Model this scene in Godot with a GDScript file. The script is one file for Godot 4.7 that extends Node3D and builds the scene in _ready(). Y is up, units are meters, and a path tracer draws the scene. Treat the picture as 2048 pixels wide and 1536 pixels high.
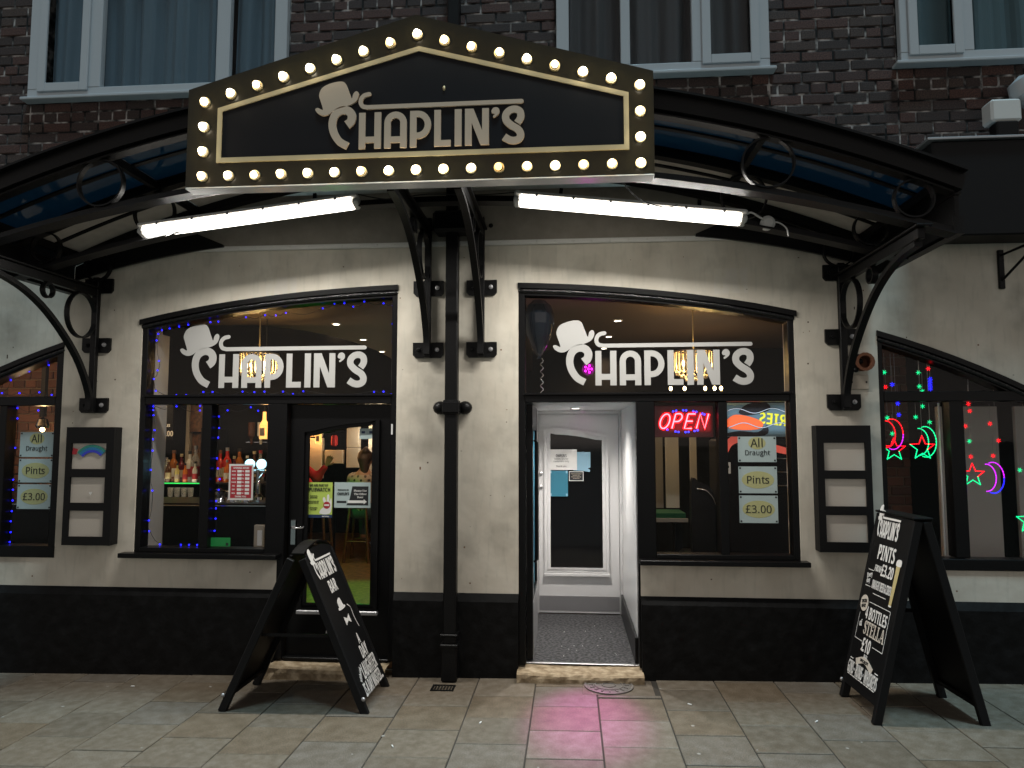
extends Node3D

# A pub front at night: camera, sky and lamps first, then the building, then things on, before and behind it. Metres, y up, the facade stands in the plane z = 0.

var off := {}
var mats := {}
var rng := RandomNumberGenerator.new()

# ---------------------------------------------------------------- mesh collector
class MB:
	var v := PackedVector3Array()
	var n := PackedVector3Array()
	var xf := Transform3D.IDENTITY

	func tri(a: Vector3, b: Vector3, c: Vector3) -> void:   # counter-clockwise seen from outside
		a = xf * a; b = xf * b; c = xf * c
		var m := (b - a).cross(c - a)
		if m.length() < 1e-12:
			return
		m = m.normalized()
		v.append(a); v.append(c); v.append(b)
		n.append(m); n.append(m); n.append(m)

	func tri_n(a: Vector3, b: Vector3, c: Vector3, na: Vector3, nb: Vector3, nc: Vector3) -> void:
		a = xf * a; b = xf * b; c = xf * c
		if (b - a).cross(c - a).length() < 1e-13:
			return
		v.append(a); v.append(c); v.append(b)
		n.append((xf.basis * na).normalized()); n.append((xf.basis * nc).normalized()); n.append((xf.basis * nb).normalized())

	func quad(a: Vector3, b: Vector3, c: Vector3, d: Vector3) -> void:
		tri(a, b, c); tri(a, c, d)

	func quad_n(a: Vector3, b: Vector3, c: Vector3, d: Vector3, na: Vector3, nb: Vector3, nc: Vector3, nd: Vector3) -> void:
		tri_n(a, b, c, na, nb, nc); tri_n(a, c, d, na, nc, nd)

	func hexa(p: Array) -> void:   # 0-3 back face (z low) counter-clockwise seen from the front, 4-7 front face
		quad(p[4], p[5], p[6], p[7]); quad(p[1], p[0], p[3], p[2])
		quad(p[0], p[4], p[7], p[3]); quad(p[5], p[1], p[2], p[6])
		quad(p[7], p[6], p[2], p[3]); quad(p[0], p[1], p[5], p[4])

	func slab(x0: float, x1: float, y0: float, y1: float, z0: float, z1: float, r := 0.0) -> void:
		if r > 0.0:
			bevel(Vector3((x0 + x1) / 2, (y0 + y1) / 2, (z0 + z1) / 2), Vector3(x1 - x0, y1 - y0, z1 - z0), r)
			return
		hexa([Vector3(x0, y0, z0), Vector3(x1, y0, z0), Vector3(x1, y1, z0), Vector3(x0, y1, z0), Vector3(x0, y0, z1), Vector3(x1, y0, z1), Vector3(x1, y1, z1), Vector3(x0, y1, z1)])

	func bevel(c: Vector3, s: Vector3, r: float) -> void:
		var h := s / 2
		r = minf(r, minf(h.x, minf(h.y, h.z)) * 0.9)
		var q := func(sx: float, sy: float, sz: float, axis: int) -> Vector3:
			var p := Vector3(h.x * sx, h.y * sy, h.z * sz)
			if axis != 0: p.x -= r * sx
			if axis != 1: p.y -= r * sy
			if axis != 2: p.z -= r * sz
			return c + p
		for s1 in [-1.0, 1.0]:
			face(q.call(s1, -1, -1, 0), q.call(s1, 1, -1, 0), q.call(s1, 1, 1, 0), q.call(s1, -1, 1, 0), Vector3(s1, 0, 0))
			face(q.call(-1, s1, -1, 1), q.call(1, s1, -1, 1), q.call(1, s1, 1, 1), q.call(-1, s1, 1, 1), Vector3(0, s1, 0))
			face(q.call(-1, -1, s1, 2), q.call(1, -1, s1, 2), q.call(1, 1, s1, 2), q.call(-1, 1, s1, 2), Vector3(0, 0, s1))
			for s2 in [-1.0, 1.0]:
				face(q.call(s1, s2, -1, 0), q.call(s1, s2, 1, 0), q.call(s1, s2, 1, 1), q.call(s1, s2, -1, 1), Vector3(s1, s2, 0))
				face(q.call(s1, -1, s2, 0), q.call(s1, 1, s2, 0), q.call(s1, 1, s2, 2), q.call(s1, -1, s2, 2), Vector3(s1, 0, s2))
				face(q.call(-1, s1, s2, 1), q.call(1, s1, s2, 1), q.call(1, s1, s2, 2), q.call(-1, s1, s2, 2), Vector3(0, s1, s2))
				for s3 in [-1.0, 1.0]:
					var a: Vector3 = q.call(s1, s2, s3, 0)
					var b: Vector3 = q.call(s1, s2, s3, 1)
					var d: Vector3 = q.call(s1, s2, s3, 2)
					if (b - a).cross(d - a).dot(Vector3(s1, s2, s3)) > 0: tri(a, b, d)
					else: tri(a, d, b)

	func face(a: Vector3, b: Vector3, c: Vector3, d: Vector3, outward: Vector3) -> void:
		if (b - a).cross(c - a).dot(outward) > 0: quad(a, b, c, d)
		else: quad(d, c, b, a)

	func box(c: Vector3, s: Vector3, r := 0.0) -> void:
		slab(c.x - s.x / 2, c.x + s.x / 2, c.y - s.y / 2, c.y + s.y / 2, c.z - s.z / 2, c.z + s.z / 2, r)

	func band(xs: Array, lo: Array, hi: Array, z0: float, z1: float) -> void:   # a solid between two lines along x
		var m := xs.size()
		for i in m - 1:
			var a0 := Vector3(xs[i], lo[i], 0); var b0 := Vector3(xs[i + 1], lo[i + 1], 0)
			var a1 := Vector3(xs[i], hi[i], 0); var b1 := Vector3(xs[i + 1], hi[i + 1], 0)
			var f := Vector3(0, 0, z1); var k := Vector3(0, 0, z0)
			quad(a0 + f, b0 + f, b1 + f, a1 + f); quad(b0 + k, a0 + k, a1 + k, b1 + k)
			quad(a1 + f, b1 + f, b1 + k, a1 + k); quad(a0 + k, b0 + k, b0 + f, a0 + f)
		var e := Vector3(xs[0], lo[0], z0); var g := Vector3(xs[0], hi[0], z0)
		var d := Vector3(0, 0, z1 - z0)
		quad(e, e + d, g + d, g)
		e = Vector3(xs[m - 1], lo[m - 1], z0); g = Vector3(xs[m - 1], hi[m - 1], z0)
		quad(e + d, e, g, g + d)

	func prism(poly: PackedVector2Array, z0: float, z1: float) -> void:
		if Geometry2D.is_polygon_clockwise(poly):
			poly.reverse()
		var t := Geometry2D.triangulate_polygon(poly)
		for i in range(0, t.size(), 3):
			var a := poly[t[i]]; var b := poly[t[i + 1]]; var c := poly[t[i + 2]]
			if (b - a).cross(c - a) < 0:
				var k := b; b = c; c = k
			tri(Vector3(a.x, a.y, z1), Vector3(b.x, b.y, z1), Vector3(c.x, c.y, z1))
			tri(Vector3(a.x, a.y, z0), Vector3(c.x, c.y, z0), Vector3(b.x, b.y, z0))
		for i in poly.size():
			var a := poly[i]; var b := poly[(i + 1) % poly.size()]
			quad(Vector3(a.x, a.y, z0), Vector3(b.x, b.y, z0), Vector3(b.x, b.y, z1), Vector3(a.x, a.y, z1))

	func tube(pts: Array, r: float, sides := 8, closed := false, beads := 1.0) -> void:
		var m := pts.size()
		var rings := []
		var prev := Vector3.ZERO
		for i in m:
			var t: Vector3
			if closed: t = pts[(i + 1) % m] - pts[(i - 1 + m) % m]
			else: t = pts[mini(i + 1, m - 1)] - pts[maxi(i - 1, 0)]
			t = t.normalized()
			if prev == Vector3.ZERO:
				prev = t.cross(Vector3.UP if absf(t.y) < 0.9 else Vector3.RIGHT)
			prev = (prev - t * prev.dot(t)).normalized()
			var b := t.cross(prev)
			var ring := []
			for k in sides:
				var an := TAU * k / sides
				ring.append(prev * cos(an) + b * sin(an))
			rings.append(ring)
		for i in (m if closed else m - 1):
			var j := (i + 1) % m
			for k in sides:
				var l := (k + 1) % sides
				var p: Vector3 = pts[i]; var q: Vector3 = pts[j]
				var ri := r * (beads if i % 2 else 1.0); var rj := r * (beads if j % 2 else 1.0)
				quad_n(p + rings[i][k] * ri, p + rings[i][l] * ri, q + rings[j][l] * rj, q + rings[j][k] * rj, rings[i][k], rings[i][l], rings[j][l], rings[j][k])
		if not closed:
			for e in [0, m - 1]:
				var p: Vector3 = pts[e]
				for k in sides:
					var a: Vector3 = p + rings[e][k] * r; var b: Vector3 = p + rings[e][(k + 1) % sides] * r
					if e == 0: tri(p, b, a)
					else: tri(p, a, b)

	func flat_bar(pts: Array, side: Vector3, w: float, h: float, closed := false) -> void:   # a bar of width w along side and thickness h, along a line in the plane across side
		var m := pts.size()
		var sec := []
		for i in m:
			var t: Vector3
			if closed: t = pts[(i + 1) % m] - pts[(i - 1 + m) % m]
			else: t = pts[mini(i + 1, m - 1)] - pts[maxi(i - 1, 0)]
			var u := side.cross(t.normalized()).normalized()
			var p: Vector3 = pts[i]
			sec.append([p - side * w / 2 - u * h / 2, p + side * w / 2 - u * h / 2, p + side * w / 2 + u * h / 2, p - side * w / 2 + u * h / 2, u])
		for i in (m if closed else m - 1):
			var a: Array = sec[i]; var b: Array = sec[(i + 1) % m]
			quad_n(a[3], a[2], b[2], b[3], a[4], a[4], b[4], b[4])
			quad_n(b[0], b[1], a[1], a[0], -b[4], -b[4], -a[4], -a[4])
			quad(a[2], a[1], b[1], b[2])
			quad(a[0], a[3], b[3], b[0])
		if not closed:
			var a: Array = sec[0]; var b: Array = sec[m - 1]
			quad(a[0], a[1], a[2], a[3]); quad(b[3], b[2], b[1], b[0])

	func lathe(prof: Array, seg: int, at := Vector3.ZERO) -> void:   # profile of (radius, height), upwards
		for i in prof.size() - 1:
			var a: Vector2 = prof[i]; var b: Vector2 = prof[i + 1]
			var d := (b - a).normalized()
			for k in seg:
				var s := TAU * k / seg; var t := TAU * (k + 1) / seg
				var es := Vector3(cos(s), 0, -sin(s)); var et := Vector3(cos(t), 0, -sin(t))
				var ns := es * d.y - Vector3.UP * d.x; var nt := et * d.y - Vector3.UP * d.x
				quad_n(at + es * a.x + Vector3.UP * a.y, at + et * a.x + Vector3.UP * a.y, at + et * b.x + Vector3.UP * b.y, at + es * b.x + Vector3.UP * b.y, ns, nt, nt, ns)

	func ball(c: Vector3, r: Vector3, seg := 10, rows := 6) -> void:
		for i in rows:
			for k in seg:
				var p := []
				for e in [[i, k], [i, k + 1], [i + 1, k + 1], [i + 1, k]]:
					var la: float = -PI / 2 + PI * e[0] / rows; var lo: float = TAU * e[1] / seg
					p.append(Vector3(cos(la) * cos(lo), sin(la), -cos(la) * sin(lo)))
				quad_n(c + p[0] * r, c + p[1] * r, c + p[2] * r, c + p[3] * r, p[0], p[1], p[2], p[3])

	func mesh(shift: Vector3) -> ArrayMesh:
		var at := PackedVector3Array()
		at.resize(v.size())
		for i in v.size():
			at[i] = v[i] - shift
		var arrays := []
		arrays.resize(Mesh.ARRAY_MAX)
		arrays[Mesh.ARRAY_VERTEX] = at
		arrays[Mesh.ARRAY_NORMAL] = n
		var am := ArrayMesh.new()
		am.add_surface_from_arrays(Mesh.PRIMITIVE_TRIANGLES, arrays)
		return am


# ---------------------------------------------------------------- nodes
func thing(called: String, label: String, category: String, group := "", at := Vector3.ZERO, turn := 0.0) -> Node3D:
	var o := Node3D.new()
	o.name = called
	add_child(o, true)
	o.position = at
	o.rotation.y = turn
	off[o] = at if turn == 0.0 else Vector3.ZERO
	tag(o, label, category, group)
	return o

func tag(o: Node, label: String, category: String, group := "") -> void:
	o.set_meta("label", label)
	o.set_meta("category", category)
	if group: o.set_meta("group", group)

func part(parent: Node3D, called: String, m: MB, mat: Material) -> MeshInstance3D:
	var o := MeshInstance3D.new()
	o.name = called
	o.mesh = m.mesh(off.get(parent, Vector3.ZERO))
	o.material_override = mat
	parent.add_child(o, true)
	off[o] = off.get(parent, Vector3.ZERO)
	return o

func single(called: String, m: MB, mat: Material, label: String, category: String, group := "") -> MeshInstance3D:
	var o := part(self, called, m, mat)
	tag(o, label, category, group)
	return o

func structure(called: String, m: MB, mat: Material) -> MeshInstance3D:
	var o := part(self, called, m, mat)
	o.set_meta("kind", "structure")
	return o

func pslab(parent: Node3D, called: String, x0: float, x1: float, y0: float, y1: float, z0: float, z1: float, mat: Material, r := 0.0) -> MeshInstance3D:
	var m := MB.new()
	m.slab(x0, x1, y0, y1, z0, z1, r)
	return part(parent, called, m, mat)

func copy(o: Node3D, at: Vector3, label := "") -> Node3D:
	var c: Node3D = o.duplicate()
	c.name = str(o.name).rstrip("0123456789")
	add_child(c, true)
	c.position = at
	if label: c.set_meta("label", label)
	return c

func omni(called: String, at: Vector3, e: float, c: Color, size := 0.03) -> void:
	var l := OmniLight3D.new()
	l.name = called; l.position = at; l.light_energy = 0.45 * e; l.light_color = c; l.light_size = size
	l.omni_range = 30.0; l.omni_attenuation = 2.0; l.shadow_enabled = true
	add_child(l, true)

func area(called: String, at: Vector3, basis_: Basis, size: Vector2, e: float, c: Color) -> void:
	var l := AreaLight3D.new()
	l.name = called; l.transform = Transform3D(basis_, at); l.area_size = size; l.light_energy = e; l.light_color = c
	l.area_range = 30.0; l.area_attenuation = 2.0; l.shadow_enabled = true
	add_child(l, true)

# ---------------------------------------------------------------- materials
func lin(r: float, g: float, b: float) -> Color:
	return Color(r, g, b).linear_to_srgb()

func noise(seed_: int, freq: float, oct: int, lo: Color, hi: Color, size := 512, kind := FastNoiseLite.TYPE_SIMPLEX_SMOOTH) -> NoiseTexture2D:
	var f := FastNoiseLite.new()
	f.seed = seed_; f.frequency = freq; f.fractal_octaves = oct; f.noise_type = kind
	f.fractal_type = FastNoiseLite.FRACTAL_FBM if oct > 1 else FastNoiseLite.FRACTAL_NONE
	var t := NoiseTexture2D.new()
	t.width = size; t.height = size; t.seamless = true; t.noise = f
	var g := Gradient.new()
	g.set_color(0, lo); g.set_color(1, hi)
	t.color_ramp = g
	return t

func mat(called: String, c: Color, rough := 0.6, metal := 0.0) -> StandardMaterial3D:
	var m := StandardMaterial3D.new()
	m.resource_name = called; m.albedo_color = c; m.roughness = rough; m.metallic = metal
	mats[called] = m
	return m

func grained(m: StandardMaterial3D, t: Texture2D, scale_: float) -> StandardMaterial3D:
	m.albedo_texture = t
	m.uv1_triplanar = true; m.uv1_world_triplanar = true
	m.uv1_scale = Vector3.ONE / scale_
	return m

func bumped(m: StandardMaterial3D, t: Texture2D, cm: float) -> StandardMaterial3D:
	m.heightmap_enabled = true; m.heightmap_texture = t; m.heightmap_scale = cm
	return m

func glow(called: String, c: Color, e: float) -> StandardMaterial3D:
	var m := mat(called, c, 0.4)
	m.emission_enabled = true; m.emission = c; m.emission_energy_multiplier = e
	return m

func pane_mat(called: String, c: Color, alpha: float) -> StandardMaterial3D:
	var m := mat(called, Color(c.r, c.g, c.b, alpha), 0.02)
	m.transparency = BaseMaterial3D.TRANSPARENCY_ALPHA
	return m

func grey(a: float) -> Color:
	return Color(a, a, a)

func make_materials() -> void:
	var fine := noise(3, 0.09, 3, grey(0.72), grey(1.0))
	var grit := noise(5, 0.22, 2, grey(0.55), grey(1.0))
	var cloud := noise(7, 0.008, 5, Color(0.9, 0.89, 0.87), Color(1, 1, 0.99), 1024)
	var lumps := noise(11, 0.03, 4, grey(0.0), grey(1.0))
	var m := grained(mat("render", lin(0.63, 0.6, 0.55), 0.85), stained(), 3.4)
	m.detail_enabled = true; m.detail_albedo = cloud; m.detail_blend_mode = BaseMaterial3D.BLEND_MODE_MUL; m.detail_uv_layer = BaseMaterial3D.DETAIL_UV_1
	bumped(m, lumps, 0.25)
	bumped(grained(mat("black_paint", lin(0.006, 0.006, 0.0065), 0.3), fine, 0.4), noise(13, 0.04, 4, grey(0.3), grey(0.7)), 0.12)
	bumped(grained(mat("black_gloss", lin(0.006, 0.006, 0.0065), 0.16), fine, 0.4), noise(14, 0.05, 4, grey(0.1), grey(0.9)), 0.5)
	bumped(grained(mat("plinth_black", lin(0.0085, 0.009, 0.0098), 0.6), noise(19, 0.012, 6, grey(0.1), grey(0.95), 1024), 1.7), lumps, 0.35)
	bumped(grained(mat("iron", lin(0.008, 0.008, 0.0085), 0.4), grit, 0.3), noise(17, 0.05, 4, grey(0.2), grey(0.8)), 0.15)
	bumped(grained(mat("fascia_grey", lin(0.23, 0.21, 0.18), 0.8), cloud, 1.3), lumps, 0.3)
	var slabs := [[0.29, 0.247, 0.193], [0.255, 0.217, 0.17], [0.32, 0.277, 0.222], [0.27, 0.24, 0.203], [0.262, 0.208, 0.148]]
	for i in slabs.size():
		var s := grained(mat("slab%d" % i, lin(slabs[i][0], slabs[i][1], slabs[i][2]), 0.62), noise(31 + i, 0.012, 6, Color(0.78, 0.75, 0.7), Color(1, 1, 1), 1024), 0.9 + 0.17 * i)
		s.detail_enabled = true; s.detail_albedo = noise(41 + i, 0.3, 2, grey(0.6), grey(1.0)); s.detail_blend_mode = BaseMaterial3D.BLEND_MODE_MUL; s.detail_uv_layer = BaseMaterial3D.DETAIL_UV_1
		bumped(s, grit, 0.05)
	grained(mat("joint", lin(0.06, 0.052, 0.042), 0.95), grit, 0.3)
	grained(mat("street", lin(0.14, 0.13, 0.11), 0.8), cloud, 2.0)
	bumped(grained(mat("step_stone", lin(0.52, 0.43, 0.3), 0.85), noise(51, 0.02, 4, Color(0.62, 0.58, 0.52), Color(1, 1, 1)), 0.9), lumps, 0.5)
	var bricks := [[0.068, 0.032, 0.025], [0.088, 0.038, 0.028], [0.052, 0.03, 0.025], [0.1, 0.044, 0.032], [0.046, 0.027, 0.022], [0.072, 0.044, 0.034]]
	for i in bricks.size():
		bumped(grained(mat("brick%d" % i, lin(bricks[i][0], bricks[i][1], bricks[i][2]), 0.8), noise(61 + i, 0.05, 4, grey(0.5), grey(1.15)), 0.35), grit, 0.4)
	grained(mat("mortar", lin(0.38, 0.35, 0.33), 0.95), noise(71, 0.02, 5, grey(-0.7), grey(1.5)), 1.7)
	for i in 4:
		bumped(grained(mat("warm_brick%d" % i, lin(0.2 - 0.03 * i, 0.085 - 0.012 * i, 0.05 - 0.006 * i), 0.8), fine, 0.3), grit, 0.4)
	grained(mat("warm_mortar", lin(0.28, 0.2, 0.14), 0.95), grit, 0.3)
	mat("upvc", lin(0.43, 0.46, 0.48), 0.3)
	mat("white_gloss", lin(0.7, 0.7, 0.7), 0.25)
	mat("white_paint", lin(0.62, 0.61, 0.58), 0.5)
	mat("steel", lin(0.5, 0.5, 0.5), 0.3, 0.9)
	mat("brushed", lin(0.4, 0.4, 0.41), 0.45, 0.8)
	mat("chrome", lin(0.7, 0.7, 0.7), 0.1, 1.0)
	mat("gold", lin(0.55, 0.48, 0.3), 0.36, 0.35)
	mat("copper_face", lin(0.58, 0.465, 0.35), 0.5, 0.0)
	mat("sign_olive", lin(0.015, 0.013, 0.0055), 0.26, 0.2)
	mat("sign_black", lin(0.006, 0.006, 0.008), 0.5)
	mat("vinyl", lin(0.44, 0.435, 0.42), 0.6)
	mat("black_board", lin(0.006, 0.006, 0.0065), 0.5)
	mat("chalk", lin(0.75, 0.74, 0.72), 0.8)
	mat("ink", lin(0.01, 0.012, 0.014), 0.6)
	mat("paper_blue", lin(0.38, 0.47, 0.47), 0.7)
	mat("paper_white", lin(0.7, 0.7, 0.68), 0.7)
	mat("paper_yellow", lin(0.42, 0.42, 0.2), 0.7)
	mat("teal_card", lin(0.03, 0.17, 0.25), 0.45)
	mat("pale_blue_card", lin(0.24, 0.42, 0.54), 0.5)
	mat("red_ink", lin(0.35, 0.02, 0.03), 0.6)
	mat("green_sticker", lin(0.01, 0.22, 0.05), 0.5)
	mat("lime", lin(0.42, 0.55, 0.1), 0.6)
	mat("navy", lin(0.01, 0.03, 0.09), 0.5)
	mat("case_paper", lin(0.6, 0.55, 0.48), 0.6)
	mat("black_room", lin(0.006, 0.0055, 0.0055), 0.8)
	mat("ceiling", lin(0.1, 0.074, 0.048), 0.7)
	bumped(grained(mat("carpet", lin(0.1, 0.1, 0.105), 0.95), noise(81, 0.06, 5, grey(0.3), grey(1.25)), 1.0), grit, 0.6)
	grained(mat("wood_floor", lin(0.28, 0.15, 0.07), 0.4), noise(83, 0.02, 4, grey(0.5), grey(1.0)), 0.9)
	grained(mat("wood", lin(0.2, 0.085, 0.03), 0.45), noise(85, 0.02, 4, grey(0.5), grey(1.0)), 0.6)
	mat("grey_panel", lin(0.3, 0.29, 0.27), 0.6)
	mat("leather", lin(0.015, 0.013, 0.014), 0.35)
	mat("felt", lin(0.01, 0.09, 0.04), 0.9)
	mat("terracotta", lin(0.14, 0.05, 0.022), 0.8)
	mat("plate_cream", lin(0.4, 0.35, 0.28), 0.5)
	mat("cast_iron", lin(0.16, 0.15, 0.14), 0.5, 0.2)
	mat("dark_room_glass", lin(0.004, 0.0035, 0.004), 0.06)  # opaque black: darkness of the room behind put into the pane colour
	mat("gum", lin(0.3, 0.28, 0.25), 0.8)
	mat("rubber", lin(0.01, 0.01, 0.01), 0.8)
	var gl := pane_mat("glass", lin(0.02, 0.025, 0.025), 0.03)
	gl.metallic_specular = 0.21
	for q in ["sign_black", "black_board", "plinth_black", "black_room", "iron", "leather", "black_paint"]:
		mats[q].metallic_specular = 0.3
	pane_mat("bottle_clear", lin(0.8, 0.85, 0.85), 0.25)
	var b := mat("canopy_blue", lin(0.008, 0.022, 0.035), 0.07)
	b.backlight_enabled = true; b.backlight = lin(0.05, 0.13, 0.19)
	grained(mat("soffit", lin(0.62, 0.58, 0.53), 0.6), cloud, 1.0)
	mat("balloon_black", lin(0.006, 0.009, 0.014), 0.12)
	mat("curtain_blue", lin(0.085, 0.135, 0.17), 0.9)
	mat("curtain_dark", lin(0.06, 0.056, 0.056), 0.9)
	mat("curtain_teal", lin(0.06, 0.11, 0.125), 0.9)
	mat("skin", lin(0.45, 0.25, 0.17), 0.5)
	mat("red_cloth", lin(0.5, 0.015, 0.02), 0.8)
	mat("hair", lin(0.05, 0.025, 0.015), 0.5)
	mat("denim", lin(0.05, 0.09, 0.12), 0.8)

func stained() -> ImageTexture:   # soot, scuffs and small drill holes on the painted render
	var s := 1024
	var a := FastNoiseLite.new(); a.seed = 91; a.frequency = 0.006; a.fractal_octaves = 5
	var b := FastNoiseLite.new(); b.seed = 92; b.frequency = 0.03; b.fractal_octaves = 3
	var ia := a.get_seamless_image(s, s); var ib := b.get_seamless_image(s, s)
	var im := Image.create_empty(s, s, false, Image.FORMAT_RGB8)
	for y in s:
		for x in s:
			var p := ia.get_pixel(x, y).r
			var q := ib.get_pixel((x * 2) % s, (y / 3) % s).r
			var k := 1.0 - 0.34 * maxf(0.0, p - 0.55) - 0.13 * maxf(0.0, q - 0.58)
			im.set_pixel(x, y, Color(k, k * 0.995, k * 0.975))
	var r := RandomNumberGenerator.new(); r.seed = 17
	for i in 60:
		var x := r.randi_range(4, s - 12); var y := r.randi_range(4, s - 12)
		var w := r.randi_range(1, 3); var h := r.randi_range(1, 3 if i % 4 else 9)
		im.fill_rect(Rect2i(x, y, w, h), Color(0.35, 0.3, 0.26) if i % 3 else Color(0.5, 0.36, 0.26))
	for i in 14:   # patched and repainted places
		var w := r.randi_range(20, 90); var h := r.randi_range(16, 70)
		var p := Vector2i(r.randi_range(0, s - w - 1), r.randi_range(0, s - h - 1))
		var k := r.randf_range(0.94, 0.975) if i % 2 else r.randf_range(1.02, 1.045)
		for y in h:
			for x in w:
				var c := im.get_pixel(p.x + x, p.y + y)
				im.set_pixel(p.x + x, p.y + y, Color(minf(1, c.r * k), minf(1, c.g * k), minf(1, c.b * k)))
	return ImageTexture.create_from_image(im)

# ---------------------------------------------------------------- lettering
func words_on(parent: Node3D, called: String, s: String, xf: Transform3D, h: float, m: Material, wide := 1.0, bold := false, most := 0.0, serif := false) -> MeshInstance3D:
	var f := SystemFont.new()
	f.font_names = PackedStringArray(["Droid Serif" if serif else "Droid Sans"])
	f.font_weight = 700 if bold else 400
	var t := TextMesh.new()
	t.font = f; t.text = s; t.font_size = 40; t.pixel_size = h / 29.0; t.depth = 0.0016 * 1.0; t.curve_step = 2.0
	var o := MeshInstance3D.new()
	o.name = called; o.mesh = t; o.material_override = m
	var w: float = t.get_aabb().size.x * wide
	if most > 0.0 and w > most:
		wide *= most / w
	o.transform = Transform3D(xf.basis * Basis.from_scale(Vector3(wide, 1, 1)), xf.origin - off.get(parent, Vector3.ZERO))
	parent.add_child(o, true)
	return o

func flat_at(x: float, y: float, z: float) -> Transform3D:
	return Transform3D(Basis.IDENTITY, Vector3(x, y, z))

func curve(pts: Array, steps := 5, closed := false) -> Array:
	var out := []
	var m := pts.size()
	for i in (m if closed else m - 1):
		var p: Array = []
		for k in [-1, 0, 1, 2]:
			p.append(pts[posmod(i + k, m)] if closed else pts[clampi(i + k, 0, m - 1)])
		for s in steps:
			var t := float(s) / steps
			out.append(0.5 * (2.0 * p[1] + (p[2] - p[0]) * t + (2.0 * p[0] - 5.0 * p[1] + 4.0 * p[2] - p[3]) * t * t + (3.0 * p[1] - p[0] - 3.0 * p[2] + p[3]) * t * t * t))
	if not closed:
		out.append(pts[m - 1])
	return out

func stroke(pts: Array, w0: float, w1: float, round_ends := false) -> PackedVector2Array:
	var l := []; var r := []
	var m := pts.size()
	for i in m:
		var d: Vector2 = (pts[mini(i + 1, m - 1)] - pts[maxi(i - 1, 0)]).normalized()
		var w := lerpf(w0, w1, float(i) / (m - 1)) / 2
		l.append(pts[i] + d.orthogonal() * w); r.append(pts[i] - d.orthogonal() * w)
	if round_ends:
		var d: Vector2 = (pts[m - 1] - pts[m - 2]).normalized()
		for k in [1, 2, 3]:
			l.append(pts[m - 1] + d.orthogonal().rotated(PI * k / 4) * w1 / 2)
		d = (pts[1] - pts[0]).normalized()
		for k in [1, 2, 3]:
			r.push_front(pts[0] - d.orthogonal().rotated(PI * k / 4) * w0 / 2)
	r.reverse()
	return PackedVector2Array(l + r)

func v2(a: Array) -> Array:
	var out := []
	for i in range(0, a.size(), 2):
		out.append(Vector2(a[i], 735.0 - a[i + 1]))
	return out

func rect2(x0: float, y0: float, x1: float, y1: float) -> PackedVector2Array:
	return PackedVector2Array([Vector2(x0, 735 - y0), Vector2(x1, 735 - y0), Vector2(x1, 735 - y1), Vector2(x0, 735 - y1)])

func half_ring(cx: float, cy: float, r1: float, r0: float, a0: float, a1: float, ky := 1.0) -> PackedVector2Array:
	var out := []; var back := []
	for i in 13:
		var a := lerpf(a0, a1, i / 12.0)
		out.append(Vector2(cx + cos(a) * r1, 735 - cy + sin(a) * r1 * ky))
		back.push_front(Vector2(cx + cos(a) * r0, 735 - cy + sin(a) * (r1 * ky - (r1 - r0))))
	return PackedVector2Array(out + back)

# The house lettering: units of 1/1000 of nothing in particular, x 318..1640, cap height 235, base line 0.
func logo(parent: Node3D, xf: Transform3D, depth: float, m: Material, as_name := "letter") -> void:
	var shapes := []
	shapes.append(["hat_emblem", [PackedVector2Array(curve(v2([341, 372, 362, 326, 420, 299, 482, 291, 512, 308, 534, 362, 552, 404, 562, 374, 580, 358, 596, 372, 592, 402, 572, 430, 524, 452, 452, 472, 404, 503, 366, 508, 332, 490, 318, 466, 334, 457, 352, 466, 368, 468, 350, 410]), 4, true))]])
	shapes.append(["cane_emblem", [stroke(curve(v2([664, 380, 632, 388, 611, 414, 614, 446, 642, 463, 760, 465, 1622, 463]), 5), 27, 27, true)]])
	shapes.append([as_name, [stroke(curve(v2([530, 711, 478, 680, 441, 624, 430, 563, 446, 508, 486, 480, 530, 484, 554, 514, 549, 552, 523, 574]), 5), 46, 56)]])
	shapes.append([as_name, [rect2(601, 500, 642, 733), rect2(700, 500, 742, 733), rect2(642, 656, 700, 695)]])
	shapes.append([as_name, [rect2(763, 571, 804, 733), rect2(864, 571, 905, 733), rect2(804, 660, 864, 699), half_ring(834, 571, 71, 30, 0, PI)]])
	shapes.append([as_name, [rect2(926, 500, 967, 733), rect2(967, 500, 975, 540), rect2(967, 640, 975, 680), half_ring(975, 590, 84, 44, -PI / 2, PI / 2, 90.0 / 84.0)]])
	shapes.append([as_name, [rect2(1079, 500, 1120, 733), rect2(1120, 694, 1182, 733)]])
	shapes.append([as_name, [rect2(1207, 500, 1250, 733)]])
	shapes.append([as_name, [PackedVector2Array(v2([1271, 500, 1313, 500, 1313, 733, 1271, 733])), PackedVector2Array(v2([1378, 500, 1420, 500, 1420, 733, 1378, 733])), PackedVector2Array(v2([1313, 500, 1324, 500, 1378, 640, 1378, 733, 1368, 733, 1313, 590]))]])
	shapes.append(["apostrophe", [PackedVector2Array(curve(v2([1436, 518, 1448, 500, 1470, 497, 1485, 513, 1482, 538, 1452, 562, 1446, 552, 1458, 540, 1440, 534]), 3, true))]])
	shapes.append([as_name, [stroke(curve(v2([1596, 600, 1616, 568, 1614, 532, 1590, 514, 1556, 516, 1528, 540, 1526, 578, 1556, 612, 1598, 640, 1616, 670, 1608, 700, 1578, 712, 1546, 706, 1514, 686]), 4), 44, 46)]])
	for s in shapes:
		var b := MB.new()
		b.xf = xf
		for p in s[1]:
			b.prism(p, 0.0, depth)
		part(parent, s[0], b, m)

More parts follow.
